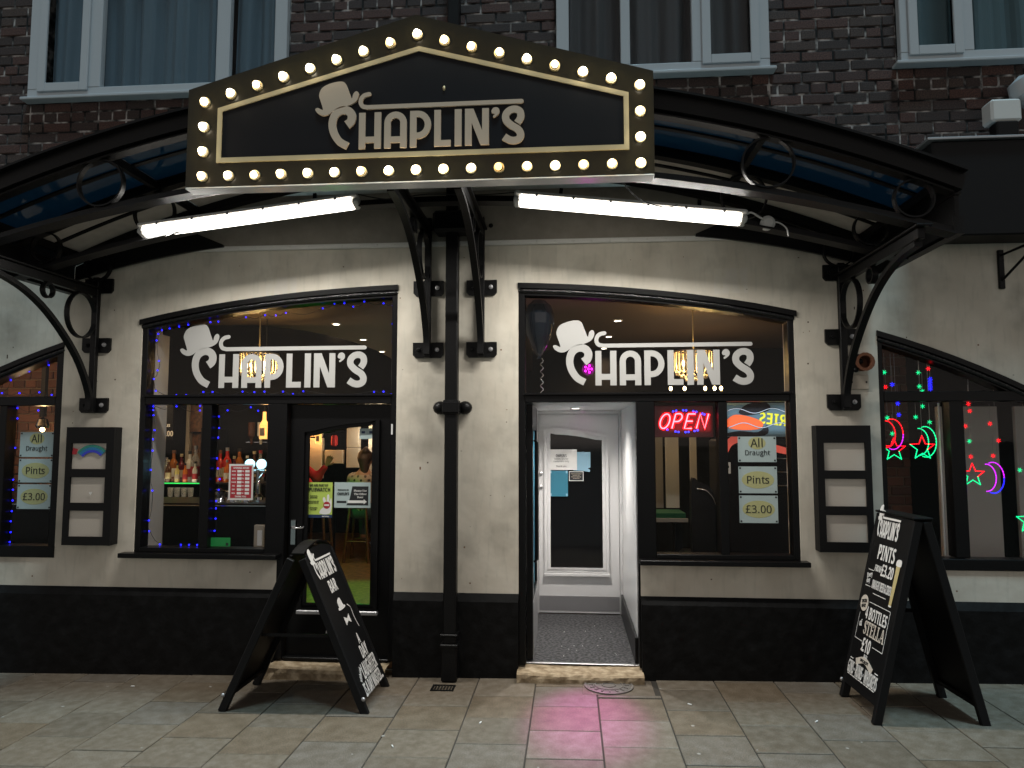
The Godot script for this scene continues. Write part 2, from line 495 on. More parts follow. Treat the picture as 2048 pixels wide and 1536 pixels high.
func logo_at(x0: float, x1: float, ybase: float, z: float, capk := 1.0) -> Transform3D:
	var s := (x1 - x0) / 1322.0
	return Transform3D(Basis(Vector3(s, 0, 0), Vector3(0, s * capk, 0), Vector3(0, 0, 1)), Vector3(x0 - 318 * s, ybase, z))

func gy(x: float) -> float:   # the pavement climbs along the street
	return 0.073 + 0.0155 * x

func arch(x: float) -> float:   # the head line that all four ground-floor openings share
	var d := x + 0.86
	return 2.95 - 0.0345 * d * d - 0.0009 * d * d * d * d

func steps(a: float, b: float, k: int) -> Array:
	var out := []
	for i in k + 1:
		out.append(lerpf(a, b, float(i) / k))
	return out

func each(a: Array, f: Callable) -> Array:
	return a.map(f)

# ---------------------------------------------------------------- the place
func _ready() -> void:
	rng.seed = 4
	make_camera_sky_sun()
	make_materials()
	var pub := thing("pub_building", "two-storey pub with cream rendered front, black plinth and dark brick upper floor", "building", "", Vector3(-0.86, 0, 0))
	make_ground()
	make_walls(pub)
	make_shopfront(pub)
	make_upper_floor(pub)
	make_lobby(pub)
	make_room(pub)
	make_canopy()
	make_brackets()
	make_sign()
	make_tube_lights()
	make_wall_things()
	make_papers()
	make_fairy_lights()
	make_star_lights()
	make_interior()
	make_people()
	make_boards()

func make_camera_sky_sun() -> void:
	var cam := Camera3D.new()
	cam.name = "camera"
	cam.position = Vector3(0, 1.77, 5.25)
	cam.rotation_order = EULER_ORDER_YXZ
	cam.rotation_degrees = Vector3(4.5098, 4.6557, 0)
	cam.fov = 56.813
	cam.far = 400.0
	add_child(cam)
	var sky := ProceduralSkyMaterial.new()
	sky.sky_top_color = lin(0.04, 0.042, 0.045)
	sky.sky_horizon_color = lin(0.23, 0.203, 0.182)
	sky.sky_curve = 0.2
	sky.ground_bottom_color = lin(0.02, 0.02, 0.02)
	sky.ground_horizon_color = lin(0.23, 0.203, 0.182)
	var env := Environment.new()
	env.background_mode = Environment.BG_SKY
	env.sky = Sky.new()
	env.sky.sky_material = sky
	env.background_energy_multiplier = 1.0
	env.tonemap_mode = Environment.TONE_MAPPER_LINEAR
	env.tonemap_exposure = 3.4
	env.sdfgi_enabled = true; env.ssao_enabled = true; env.ssil_enabled = true
	var we := WorldEnvironment.new()
	we.name = "night"
	we.environment = env
	add_child(we)
	var sun := DirectionalLight3D.new()   # the cold light of the street from high above
	sun.name = "street_glow"
	sun.light_color = Color(0.76, 0.93, 1.0)
	sun.light_energy = 0.19
	sun.light_angular_distance = 10.0
	sun.shadow_enabled = true
	add_child(sun)
	sun.look_at_from_position(Vector3(0.35, 3.2, 0.75), Vector3.ZERO, Vector3.FORWARD)

func make_ground() -> void:
	var m := MB.new()
	var k := 0.0155
	m.quad(Vector3(-150, 0.03 - 150 * k, 150), Vector3(150, 0.03 + 150 * k, 150), Vector3(150, 0.03 + 150 * k, -60), Vector3(-150, 0.03 - 150 * k, -60))
	structure("ground", m, mats.street)
	var p := MB.new()
	p.hexa([Vector3(-6, gy(-6) - 0.03, -0.1), Vector3(5, gy(5) - 0.03, -0.1), Vector3(5, gy(5) - 0.006, -0.1), Vector3(-6, gy(-6) - 0.006, -0.1), Vector3(-6, gy(-6) - 0.03, 3.2), Vector3(5, gy(5) - 0.03, 3.2), Vector3(5, gy(5) - 0.006, 3.2), Vector3(-6, gy(-6) - 0.006, 3.2)])
	var pave := structure("pavement", p, mats.joint)
	var xs := [-5.29, -4.87, -4.45, -4.04, -3.62, -3.22, -2.81, -2.39, -1.96, -1.54, -1.1, -0.66, -0.25, 0.17, 0.59, 0.99, 1.4, 1.81, 2.22, 2.63, 3.04, 3.46, 3.88]
	var starts := [0.1, 0.3, 0.05, 0.22, 0.2, 0.02, 0.19, 0.0, 0.2, 0.02, 0.2, 0.01, 0.185, 0.02, 0.22, 0.06, 0.25, 0.1, 0.31, 0.15, 0.02, 0.24]
	for i in xs.size() - 1:
		var z: float = starts[i] - 0.375
		while z < 2.6:
			var z0 := maxf(z, -0.02); var z1 := z + 0.375
			if z1 - z0 > 0.03 and not (i == 13 and z0 < 0.3) and not (i == 12 and z0 < -0.05):
				slab_piece(pave, xs[i], xs[i + 1], z0, z1)
			z += 0.375
	var gum := MB.new()
	for i in 18:
		var gx := rng.randf_range(-4.2, 3.2)
		var q := Vector3(gx, gy(gx) + 0.0012, rng.randf_range(0.15, 1.7))
		gum.lathe([Vector2(rng.randf_range(0.005, 0.012), 0.0), Vector2(0.004, 0.0016), Vector2(0, 0.0016)], 7, q)
	part(pave, "gum_spot", gum, mats.gum).set_meta("kind", "stuff")
	for i in 5:
		var gx: float = [-3.1, -0.55, 0.75, 1.45, -1.0][i]
		var b := MB.new()
		b.xf = Transform3D(Basis(Vector3.UP, i * 1.3), Vector3(gx, gy(gx) + 0.006, [0.3, 0.85, 0.5, 0.75, 1.2][i]))
		b.tube([Vector3(-0.013, 0, 0), Vector3(0.013, 0, 0)], 0.004, 6)
		single("cigarette_end", b, mats.paper_white, "cigarette end lying on the paving %s" % ["far along the wall towards the blue-lit window", "between the drain grate and the doorway", "just beyond the magenta patch", "before the tall offers board", "in front of the arched-top board"][i], "cigarette end", "cigarette ends on the paving")
	# the cut slab round the access cover
	slab_piece(pave, 0.17, 0.59, 0.334, 0.385)

func slab_piece(pave: Node3D, x0: float, x1: float, z0: float, z1: float) -> void:
	var g := 0.0036
	var tilt := rng.randf_range(-0.0012, 0.0012)
	var b := MB.new()
	var r := 0.003
	var h := 0.0 + rng.randf_range(-0.001, 0.0012)
	var p := []
	for lvl in [[0.0, -0.02], [0.0, -r], [r, 0.0]]:
		for c in [[x0, z1, 1, -1], [x1, z1, -1, -1], [x1, z0, -1, 1], [x0, z0, 1, 1]]:
			var x: float = c[0] + c[2] * (g + lvl[0]); var z: float = c[1] + c[3] * (g + lvl[0])
			p.append(Vector3(x, gy(x) + h + lvl[1] + (tilt if c[3] > 0 else -tilt), z))
	b.quad(p[8], p[9], p[10], p[11])
	for l in [0, 4]:
		for k in 4:
			b.quad(p[l + k], p[l + (k + 1) % 4], p[l + 4 + (k + 1) % 4], p[l + 4 + k])
	part(pave, "paving_slab", b, mats["slab%d" % rng.randi_range(0, 4)])

func make_walls(pub: Node3D) -> void:
	var top := 3.72
	var bot := 0.62
	var w := MB.new()
	var z0 := -0.28
	for s in [[-6.4, -3.965, 0.868, true], [-3.965, -3.33, 0, false], [-3.33, -2.2, 0.885, true], [-2.2, -1.3, 0, true], [-1.3, -0.38, 0, false], [-0.38, 0.5, 0, true], [0.5, 1.625, 0.885, true], [1.625, 2.2, 0, false], [2.2, 4.6, 0.868, true]]:
		if not s[3]:
			w.slab(s[0], s[1], bot, top, z0, 0)
			continue
		var xs := steps(s[0], s[1], 10)
		w.band(xs, each(xs, arch), each(xs, func(_x): return top), z0, 0)
		if s[2] > 0:
			w.slab(s[0], s[1], bot, s[2], z0, 0)
	part(pub, "rendered_wall", w, mats.render)
	for s in [[-6.4, -2.2], [-1.3, -0.38], [0.5, 4.6]]:
		var b := MB.new()
		var x0: float = s[0]; var x1: float = s[1]
		b.slab(x0, x1, gy(x0) - 0.12, 0.6, -0.28, 0.035)
		b.hexa([Vector3(x0, 0.6, -0.05), Vector3(x1, 0.6, -0.05), Vector3(x1, 0.655, -0.05), Vector3(x0, 0.655, -0.05), Vector3(x0, 0.6, 0.035), Vector3(x1, 0.6, 0.035), Vector3(x1, 0.655, 0.003), Vector3(x0, 0.655, 0.003)])
		part(pub, "plinth", b, mats.plinth_black)
	# flashing and the grey board behind the canopy
	var f := MB.new()
	f.slab(-3.6, 1.9, 3.235, 3.272, 0.0, 0.03, 0.006)
	for i in 40:
		var x := -3.5 + i * 0.136
		f.ball(Vector3(x, 3.253, 0.03), Vector3(0.008, 0.008, 0.006), 6, 4)
	part(pub, "flashing", f, mats.white_paint)
	pslab(pub, "grey_board", -3.9, 2.25, 3.272, 3.66, 0.002, 0.024, mats.fascia_grey)
	for s in [[-2.25, -1.33, 0.135, 0.12], [-0.385, 0.505, 0.135, 0.125]]:
		var b := MB.new()
		worn_stone(b, s[0], s[1], gy(s[0]) - 0.05, s[2], -0.12, s[3])
		part(pub, "door_step", b, mats.step_stone)

func worn_stone(b: MB, x0: float, x1: float, y0: float, y1: float, z0: float, z1: float) -> void:
	var f := FastNoiseLite.new(); f.seed = 5; f.frequency = 9.0
	var k := 26
	var rows := [[y0, z1], [y0 + (y1 - y0) * 0.35, z1 - 0.004], [y0 + (y1 - y0) * 0.7, z1], [y1 - 0.012, z1 - 0.004], [y1 - 0.002, z1 - 0.02], [y1, z1 - 0.05], [y1, z0]]
	for i in k:
		for j in rows.size() - 1:
			var q := []
			for e in [[i, j], [i + 1, j], [i + 1, j + 1], [i, j + 1]]:
				var x := lerpf(x0, x1, float(e[0]) / k)
				var r: Array = rows[e[1]]
				var d := f.get_noise_2d(x, r[0] * 3.0) * 0.016 if e[1] < 5 else 0.0
				var dip := -0.008 * sin(PI * e[0] / k) if e[1] > 2 else 0.0
				q.append(Vector3(x, r[0] + dip + d * 0.3, r[1] + d))
			b.quad(q[0], q[1], q[2], q[3])

func framed(parent: Node3D, called: String, x0: float, x1: float, y0: float, y1: float, z0: float, z1: float, m := "black_paint") -> void:
	pslab(parent, called, x0, x1, y0, y1, z0, z1, mats[m], 0.004)

func arched_pane(parent: Node3D, called: String, x0: float, x1: float, y0: float, drop: float, z: float, m: Material) -> MeshInstance3D:
	var xs := steps(x0, x1, 12)
	var b := MB.new()
	b.band(xs, each(xs, func(_x): return y0), each(xs, func(x): return arch(x) - drop), z - 0.003, z + 0.003)
	return part(parent, called, b, m)

func window_head(parent: Node3D, x0: float, x1: float) -> void:
	var xs := steps(x0, x1, 14)
	var b := MB.new()
	b.band(xs, each(xs, func(x): return arch(x) - 0.085), each(xs, func(x): return arch(x) - 0.003), -0.12, -0.012)
	part(parent, "frame_head", b, mats.black_paint)
	b = MB.new()
	var ys := steps(x0 - 0.016, x1 + 0.003, 14) if x0 < -2.0 else steps(x0 - 0.003, x1 + 0.016, 14)
	b.band(ys, each(ys, func(x): return arch(x) - 0.035), each(ys, func(x): return arch(x) + 0.005), -0.012, 0.016)
	part(parent, "drip_moulding", b, mats.black_paint)
	b = MB.new()
	var line := []
	for x in xs: line.append(Vector3(x, arch(x) - 0.052, -0.012))
	b.tube(line, 0.02, 12)
	part(parent, "bead", b, mats.black_gloss)

func make_shopfront(pub: Node3D) -> void:
	var ga := -0.075
	# the window and door under the western arch
	var w := holder(pub, "front_window")
	window_head(w, -3.33, -1.3)
	framed(w, "frame_post", -3.33, -3.285, 0.92, arch(-3.33) - 0.02, -0.12, -0.01)
	framed(w, "frame_post", -1.345, -1.3, 0.15, arch(-1.3) - 0.02, -0.12, -0.01)
	framed(w, "transom", -3.285, -1.345, 2.045, 2.1, -0.12, -0.005)
	framed(w, "transom_lip", -3.3, -1.33, 2.1, 2.118, -0.09, 0.012)
	framed(w, "frame_post", -2.825, -2.752, 0.95, 2.045, -0.12, -0.012)
	framed(w, "frame_post", -2.3, -2.15, 0.15, 2.045, -0.12, -0.004)
	framed(w, "bottom_rail", -3.285, -2.3, 0.92, 0.952, -0.12, 0.0)
	framed(w, "sill", -3.4, -2.17, 0.885, 0.92, -0.12, 0.085)
	pslab(w, "lower_pane", -3.285, -2.825, 0.952, 2.045, ga - 0.003, ga + 0.003, mats.glass)
	pslab(w, "lower_pane", -2.752, -2.3, 0.952, 2.045, ga - 0.003, ga + 0.003, mats.glass)
	arched_pane(w, "upper_pane", -3.285, -1.345, 2.118, 0.084, ga, mats.glass)
	framed(w, "reveal_lining", -3.33, -3.3, 0.9, arch(-3.33) - 0.08, -0.34, -0.12, "grey_panel")
	var d := holder(pub, "closed_door")
	door_leaf(d, -2.14, -1.352, 0.16, 2.04, -0.115, -0.07, -2.006, -1.484, 0.54, 1.8, 1.89)
	lever(d, -2.1, 1.09, -0.07)
	var flap := MB.new()
	flap.prism(PackedVector2Array([Vector2(-1.83, 0.33), Vector2(-1.78, 0.33), Vector2(-1.8, 0.43), Vector2(-1.815, 0.43)]), -0.07, -0.055)
	part(d, "door_knocker", flap, mats.brushed)
	framed(d, "lock_strike", -1.34, -1.327, 1.81, 1.89, -0.01, -0.004, "white_gloss")
	framed(d, "threshold", -2.15, -1.345, 0.135, 0.16, -0.13, -0.02)
	# the window and open doorway under the eastern arch
	w = holder(pub, "front_window")
	window_head(w, -0.38, 1.625)
	framed(w, "frame_post", -0.38, -0.33, 0.15, arch(-0.38) - 0.02, -0.12, -0.01)
	framed(w, "frame_post", 1.582, 1.625, 0.92, arch(1.625) - 0.02, -0.12, -0.01)
	framed(w, "transom", -0.33, 1.582, 2.05, 2.1, -0.12, -0.005)
	framed(w, "transom_lip", -0.345, 1.6, 2.1, 2.118, -0.09, 0.012)
	framed(w, "frame_post", 0.485, 0.618, 0.15, 2.05, -0.12, -0.006)
	framed(w, "frame_post", 1.075, 1.138, 0.95, 2.05, -0.12, -0.012)
	framed(w, "bottom_rail", 0.618, 1.582, 0.92, 0.952, -0.12, 0.0)
	framed(w, "sill", 0.49, 1.665, 0.885, 0.92, -0.12, 0.085)
	pslab(w, "lower_pane", 0.618, 1.075, 0.952, 2.05, ga - 0.003, ga + 0.003, mats.glass)
	pslab(w, "lower_pane", 1.138, 1.582, 0.952, 2.05, ga - 0.003, ga + 0.003, mats.glass)
	arched_pane(w, "upper_pane", -0.33, 1.582, 2.118, 0.084, ga, mats.glass)
	# the two outer windows
	w = holder(pub, "front_window")
	window_head(w, -6.4, -3.965)
	framed(w, "frame_post", -4.03, -3.965, 0.9, arch(-3.965) - 0.02, -0.12, -0.01)
	framed(w, "frame_post", -4.49, -4.43, 0.95, 2.04, -0.12, -0.012)
	framed(w, "transom", -6.4, -4.03, 2.04, 2.11, -0.12, -0.005)
	framed(w, "sill", -6.4, -3.965, 0.868, 0.955, -0.12, 0.012)
	pslab(w, "lower_pane", -4.43, -4.03, 0.955, 2.04, ga - 0.003, ga + 0.003, mats.glass)
	pslab(w, "lower_pane", -6.4, -4.49, 0.955, 2.04, ga - 0.003, ga + 0.003, mats.glass)
	arched_pane(w, "upper_pane", -5.6, -4.03, 2.11, 0.084, ga, mats.glass)
	w = holder(pub, "front_window")
	window_head(w, 2.2, 4.6)
	framed(w, "frame_post", 2.2, 2.238, 0.9, arch(2.2) - 0.02, -0.12, -0.01)
	framed(w, "frame_post", 2.68, 2.775, 0.95, 2.05, -0.12, -0.012)
	framed(w, "transom", 2.238, 4.0, 2.045, 2.115, -0.12, -0.005)
	framed(w, "sill", 2.2, 4.6, 0.868, 0.945, -0.12, 0.012)
	pslab(w, "lower_pane", 2.238, 2.68, 0.945, 2.045, ga - 0.003, ga + 0.003, mats.glass)
	pslab(w, "lower_pane", 2.775, 4.6, 0.945, 2.045, ga - 0.003, ga + 0.003, mats.glass)
	arched_pane(w, "upper_pane", 2.238, 3.25, 2.115, 0.084, ga, mats.glass)
	framed(w, "lead_strip", 2.66, 2.672, 0.95, 2.04, -0.14, -0.122, "white_gloss")

func holder(parent: Node3D, called: String) -> Node3D:
	var o := Node3D.new()
	o.name = called
	parent.add_child(o, true)
	off[o] = off[parent]
	return o

func door_leaf(d: Node3D, x0: float, x1: float, y0: float, y1: float, z0: float, z1: float, gx0: float, gx1: float, gy0: float, gl: float, gr: float, m := "black_paint", pane := "glass") -> void:
	var b := MB.new()
	var xs := steps(gx0, gx1, 8)
	var rise := func(x: float) -> float:
		var t := (x - gx0) / (gx1 - gx0)
		return lerpf(gl, gr, 1.0 - (1.0 - t) * (1.0 - t)) if gr > gl else lerpf(gr, gl, 1.0 - t * t)
	b.band(xs, xs.map(rise), each(xs, func(_x): return y1), z0, z1)
	b.slab(x0, gx0, y0, y1, z0, z1); b.slab(gx1, x1, y0, y1, z0, z1); b.slab(gx0, gx1, y0, gy0, z0, z1)
	part(d, "leaf", b, mats[m])
	b = MB.new()
	for lay_ in [[0.0, 0.03, 0.024], [0.03, 0.03, 0.06]]:
		var e: float = lay_[0]
		var ring := [Vector3(gx0 - e, gy0 - e, z1), Vector3(gx1 + e, gy0 - e, z1)]
		for i in range(8, -1, -1):
			ring.append(Vector3(lerpf(gx0 - e, gx1 + e, i / 8.0), rise.call(xs[i]) + e, z1))
		b.flat_bar(ring, Vector3(0, 0, 1), lay_[2], lay_[1], true)
	part(d, "moulding", b, mats[m])
	b = MB.new()
	b.slab(gx0 - 0.05, gx1 + 0.05, gy0 - 0.07, gy0 - 0.04, z1, z1 + 0.04, 0.005)
	part(d, "weather_bar", b, mats["brushed" if m == "black_paint" else m])
	b = MB.new()
	b.band(xs, each(xs, func(_x): return gy0), xs.map(rise), (z0 + z1) / 2 - 0.003, (z0 + z1) / 2 + 0.003)
	part(d, "pane", b, mats[pane])

func lever(d: Node3D, x: float, y: float, z: float) -> void:
	var b := MB.new()
	b.bevel(Vector3(x, y - 0.02, z + 0.006), Vector3(0.045, 0.19, 0.012), 0.005)
	part(d, "handle_plate", b, mats.chrome)
	b = MB.new()
	b.tube(curve([Vector3(x, y + 0.02, z + 0.01), Vector3(x + 0.002, y + 0.02, z + 0.045), Vector3(x + 0.03, y + 0.018, z + 0.055), Vector3(x + 0.08, y + 0.02, z + 0.05), Vector3(x + 0.1, y + 0.03, z + 0.048)], 4), 0.008, 8)
	part(d, "handle", b, mats.chrome)

func brick_shapes(w: float, h: float, d: float) -> ArrayMesh:
	var b := MB.new()
	b.bevel(Vector3.ZERO, Vector3(w, h, d), 0.006)
	return b.mesh(Vector3.ZERO)

func lay(parent: Node3D, x0: float, x1: float, y0: float, y1: float, z: float, course: float, len_: float, prefix: String, kinds: int, keep: Callable) -> void:
	var whole := brick_shapes(len_ - 0.011, course - 0.011, 0.05)
	var head := brick_shapes(len_ / 2 - 0.011, course - 0.011, 0.05)
	var row := 0
	var y := y0
	while y < y1 - 0.02:
		var headers := posmod(row + int(floor(y0 / course)), 5) == 2
		var l := len_ / 2 if headers else len_
		var x := x0 - (l / 2 if row % 2 else 0.0)
		while x < x1 - 0.02:
			var a := maxf(x, x0); var e := minf(x + l, x1)
			if e - a > 0.04 and keep.call((a + e) / 2, y + course / 2):
				var o := MeshInstance3D.new()
				o.name = "brick"
				o.mesh = head if headers else whole
				o.position = Vector3((a + e) / 2, y + course / 2, z + rng.randf_range(-0.003, 0.003)) - off[parent]
				o.rotation = Vector3(rng.randf_range(-0.01, 0.01), rng.randf_range(-0.008, 0.008), rng.randf_range(-0.006, 0.006))
				o.scale.x = (e - a - 0.011) / (l - 0.011)
				o.material_override = mats["%s%d" % [prefix, rng.randi_range(0, kinds - 1)]]
				parent.add_child(o, true)
			x += l
		y += course
		row += 1

func make_upper_floor(pub: Node3D) -> void:
	# the bed of mortar stands behind the bricks; the windows are holes in it
	var w := MB.new()
	var top := 7.2
	for s in [[-6.4, -4.36], [-2.2, -0.09], [1.5, 2.42], [4.6, 4.8]]:
		w.slab(s[0], s[1], 3.72, top, -0.28, 0.0)
	for s in [[-4.36, -2.2], [-0.09, 1.5], [2.42, 4.6]]:
		w.slab(s[0], s[1], 3.72, 4.515, -0.28, 0.0)
		w.slab(s[0], s[1], 6.1, top, -0.28, 0.0)
	part(pub, "mortar_bed", w, mats.mortar)
	lay(pub, -4.78, -4.36, 4.0, 5.42, -0.02, 0.083, 0.235, "brick", 6, func(_x, _y): return true)
	lay(pub, -4.36, -2.28, 4.0, 4.5, -0.02, 0.083, 0.235, "brick", 6, func(x, y): return y > 3.95 and y < 4.5 and x < -2.35)
	lay(pub, -2.2, -0.09, 4.332, 5.4, -0.02, 0.083, 0.235, "brick", 6, func(x, y): return y > 4.95 - 0.4 * absf(x + 0.88))
	lay(pub, 0.55, 1.5, 4.166, 4.5, -0.02, 0.083, 0.235, "brick", 6, func(_x, y): return y < 4.5)
	lay(pub, 1.5, 2.42, 3.75, 5.2, -0.02, 0.083, 0.235, "brick", 6, func(x, y): return y > 4.35 - 0.37 * (x - 1.0))
	lay(pub, 2.42, 3.3, 3.834, 4.5, -0.02, 0.083, 0.235, "brick", 6, func(_x, y): return y < 4.5)
	far_bricks(pub)
	upper_window(pub, -4.35, -2.2, [[-4.235, -3.85, true], [-3.735, -2.775, false], [-2.665, -2.3, false]], "curtain_blue")
	upper_window(pub, -0.085, 1.495, [[0.01, 0.4, false], [0.47, 0.93, false], [1.02, 1.4, true]], "curtain_dark")
	upper_window(pub, 2.425, 4.6, [[2.5, 2.84, true], [2.94, 3.9, false], [4.0, 4.5, false]], "curtain_teal")

func far_bricks(pub: Node3D) -> void:   # the brickwork outside the photograph's edges and behind the sign
	var near := [[-4.78, -4.36, 4.0, 5.42], [-4.36, -2.28, 4.0, 4.5], [-2.2, -0.09, 4.332, 5.4], [0.55, 1.5, 4.166, 4.5], [1.5, 2.42, 3.75, 5.2], [2.42, 3.3, 3.834, 4.5]]
	var spots: Array[Transform3D] = []
	var r := RandomNumberGenerator.new(); r.seed = 12
	for row in 41:
		var y := 3.75 + row * 0.083 + 0.0415
		for k in 48:
			var x := -6.3 + k * 0.235 - (0.1175 if row % 2 else 0.0)
			var hit := false
			for n in near:
				hit = hit or (x > n[0] - 0.12 and x < n[1] + 0.12 and y > n[2] - 0.02 and y < n[3] + 0.06)
			for w in [[-4.36, -2.2], [-0.09, 1.5], [2.42, 4.6]]:
				hit = hit or (x > w[0] - 0.1 and x < w[1] + 0.1 and y > 4.47 and y < 6.15)
			if not hit:
				spots.append(Transform3D(Basis.IDENTITY, Vector3(x, y, -0.02 + r.randf_range(-0.003, 0.003)) - off[pub]))
	var mm := MultiMesh.new()
	mm.transform_format = MultiMesh.TRANSFORM_3D
	mm.mesh = brick_shapes(0.224, 0.072, 0.05)
	mm.instance_count = spots.size()
	for i in spots.size():
		mm.set_instance_transform(i, spots[i])
	var o := MultiMeshInstance3D.new()
	o.name = "brickwork"
	o.multimesh = mm
	o.material_override = mats.brick0
	o.set_meta("kind", "stuff")
	pub.add_child(o, true)

func upper_window(pub: Node3D, x0: float, x1: float, panes: Array, cloth: String) -> void:
	var w := holder(pub, "upper_window")
	var y0 := 4.52; var y1 := 6.1; var f := 0.06
	var b := MB.new()
	b.slab(x0, x1, y0, y0 + 0.068, 0, f, 0.005); b.slab(x0, x1, y1 - 0.06, y1, 0, f, 0.005)
	var last := x0
	for p in panes:
		b.slab(last, p[0], y0 + 0.068, y1 - 0.06, 0, f, 0.005)
		last = p[1]
	b.slab(last, x1, y0 + 0.068, y1 - 0.06, 0, f, 0.005)
	part(w, "frame", b, mats.upvc)
	for p in panes:
		var e := 0.0
		if p[2]:
			e = 0.045
			b = MB.new()
			for q in [[p[0] - 0.02, p[0] + e, y0 + 0.04, y1], [p[1] - e, p[1] + 0.02, y0 + 0.04, y1], [p[0] + e, p[1] - e, y0 + 0.04, y0 + 0.11]]:
				b.slab(q[0], q[1], q[2], q[3], f, f + 0.02, 0.004)
			part(w, "sash", b, mats.upvc)
		pslab(w, "pane", p[0] - 0.01, p[1] + 0.01, y0 + 0.05, y1, f - 0.035, f - 0.029, mats.glass)
	b = MB.new()
	b.slab(x0 - 0.04, x1 + 0.04, y0 - 0.024, y0, -0.02, f + 0.028, 0.005)
	part(w, "sill", b, mats.upvc)
	# curtains hang in folds behind the panes
	for p in panes:
		var c := MB.new()
		var k := 46
		var ph := rng.randf() * 6.0
		for i in k:
			var q := []
			for e in [[i, 0], [i + 1, 0], [i + 1, 1], [i, 1]]:
				var t: float = float(e[0]) / k
				var x: float = lerpf(p[0] - 0.03, p[1] + 0.03, t)
				var z := -0.07 + 0.035 * sin(x * 26.0 + ph + 1.5 * sin(x * 7.0)) + 0.012 * sin(x * 61.0)
				q.append(Vector3(x + (0.02 * sin(x * 9) if e[1] else 0.0), y1 if e[1] else y0 + 0.02, z))
			c.quad(q[0], q[1], q[2], q[3])
		part(w, "curtain", c, mats[cloth])
	pslab(w, "inner_dark", x0, x1, y0, y1, -0.3, -0.28, mats.black_room)

func make_lobby(pub: Node3D) -> void:
	var l := holder(pub, "entrance_lobby")
	var zb := -1.6
	pslab(l, "lobby_floor", -0.35, 0.49, 0.05, 0.138, zb, -0.1, mats.carpet)
	pslab(l, "metal_strip", -0.33, 0.485, 0.139, 0.145, -0.12, -0.09, mats.steel, 0.002)
	pslab(l, "side_wall", -0.42, -0.345, 0.1, 2.12, zb, -0.122, mats.white_gloss)
	pslab(l, "side_wall", 0.487, 0.56, 0.1, 2.12, zb, -0.122, mats.white_gloss)
	pslab(l, "skirting", 0.465, 0.487, 0.138, 0.33, zb, -0.13, mats.black_paint, 0.003)
	pslab(l, "lobby_ceiling", -0.42, 0.56, 2.05, 2.12, zb, -0.122, mats.white_gloss)
	pslab(l, "back_wall", -0.42, 0.56, 0.1, 2.12, zb - 0.12, zb - 0.06, mats.white_gloss)
	var c := MB.new()
	for i in 14:
		var p := Vector3(rng.randf_range(-0.1, 0.45), 0.14, rng.randf_range(zb + 0.1, -0.2))
		c.box(p, Vector3(0.008, 0.002, 0.006))
	var cf := part(l, "confetti", c, mats.paper_white)
	cf.set_meta("kind", "stuff")
	var d := holder(pub, "inner_door")
	framed(d, "door_frame", -0.345, -0.305, 0.14, 2.05, zb - 0.06, zb + 0.02, "white_gloss")
	framed(d, "door_frame", 0.462, 0.487, 0.14, 2.05, zb - 0.06, zb + 0.02, "white_gloss")
	framed(d, "door_frame", -0.305, 0.462, 2.02, 2.05, zb - 0.06, zb + 0.02, "white_gloss")
	door_leaf(d, -0.3, 0.457, 0.15, 2.014, zb - 0.05, zb, -0.203, 0.317, 0.56, 1.84, 1.77, "white_gloss", "dark_room_glass")
	pslab(d, "kick_plate", -0.296, 0.453, 0.17, 0.305, zb, zb + 0.004, mats.brushed)
	for y in [1.45, 1.32]:
		var b := MB.new()
		b.xf = Transform3D(Basis(Vector3.RIGHT, PI / 2), Vector3(-0.285, y, zb))
		b.lathe([Vector2(0.0, 0.0), Vector2(0.022, 0.0), Vector2(0.022, 0.012), Vector2(0.012, 0.016), Vector2(0, 0.016)], 14)
		part(d, "lock", b, mats.steel)
	for y in [1.8, 1.12, 0.42]:
		pslab(d, "hinge", 0.47, 0.482, y - 0.05, y + 0.05, zb, zb + 0.02, mats.steel, 0.003)
	# the outer door stands open against the side wall
	var o := holder(pub, "open_door")
	var m := Transform3D(Basis(Vector3.UP, PI / 2), Vector3(-0.305, 0, -0.9))
	var b := MB.new()
	b.xf = m
	for q in [[-0.76, -0.64, 0.15, 2.04], [-0.12, 0.0, 0.15, 2.04], [-0.64, -0.12, 0.15, 0.6], [-0.64, -0.12, 1.85, 2.04]]:
		b.slab(q[0], q[1], q[2], q[3], -0.022, 0.022)
	part(o, "leaf", b, mats.black_paint)
	b = MB.new(); b.xf = m
	b.slab(-0.64, -0.12, 0.6, 1.85, -0.004, 0.004)
	part(o, "pane", b, mats.teal_card)
	b = MB.new(); b.xf = m
	b.slab(-0.74, -0.04, 0.17, 0.56, 0.022, 0.026)
	part(o, "kick_plate", b, mats.brushed)
	b = MB.new()
	b.tube([Vector3(-0.275, 0.85, -0.2), Vector3(-0.255, 0.87, -0.2), Vector3(-0.255, 1.75, -0.2), Vector3(-0.275, 1.77, -0.2)], 0.012, 8)
	part(o, "pull_handle", b, mats.black_paint)
	downlight("lobby_downlight", Vector3(0.05, 2.05, -0.85), "round recessed ceiling lamp just inside the open doorway", 1.4, Color(1.0, 0.97, 0.94))

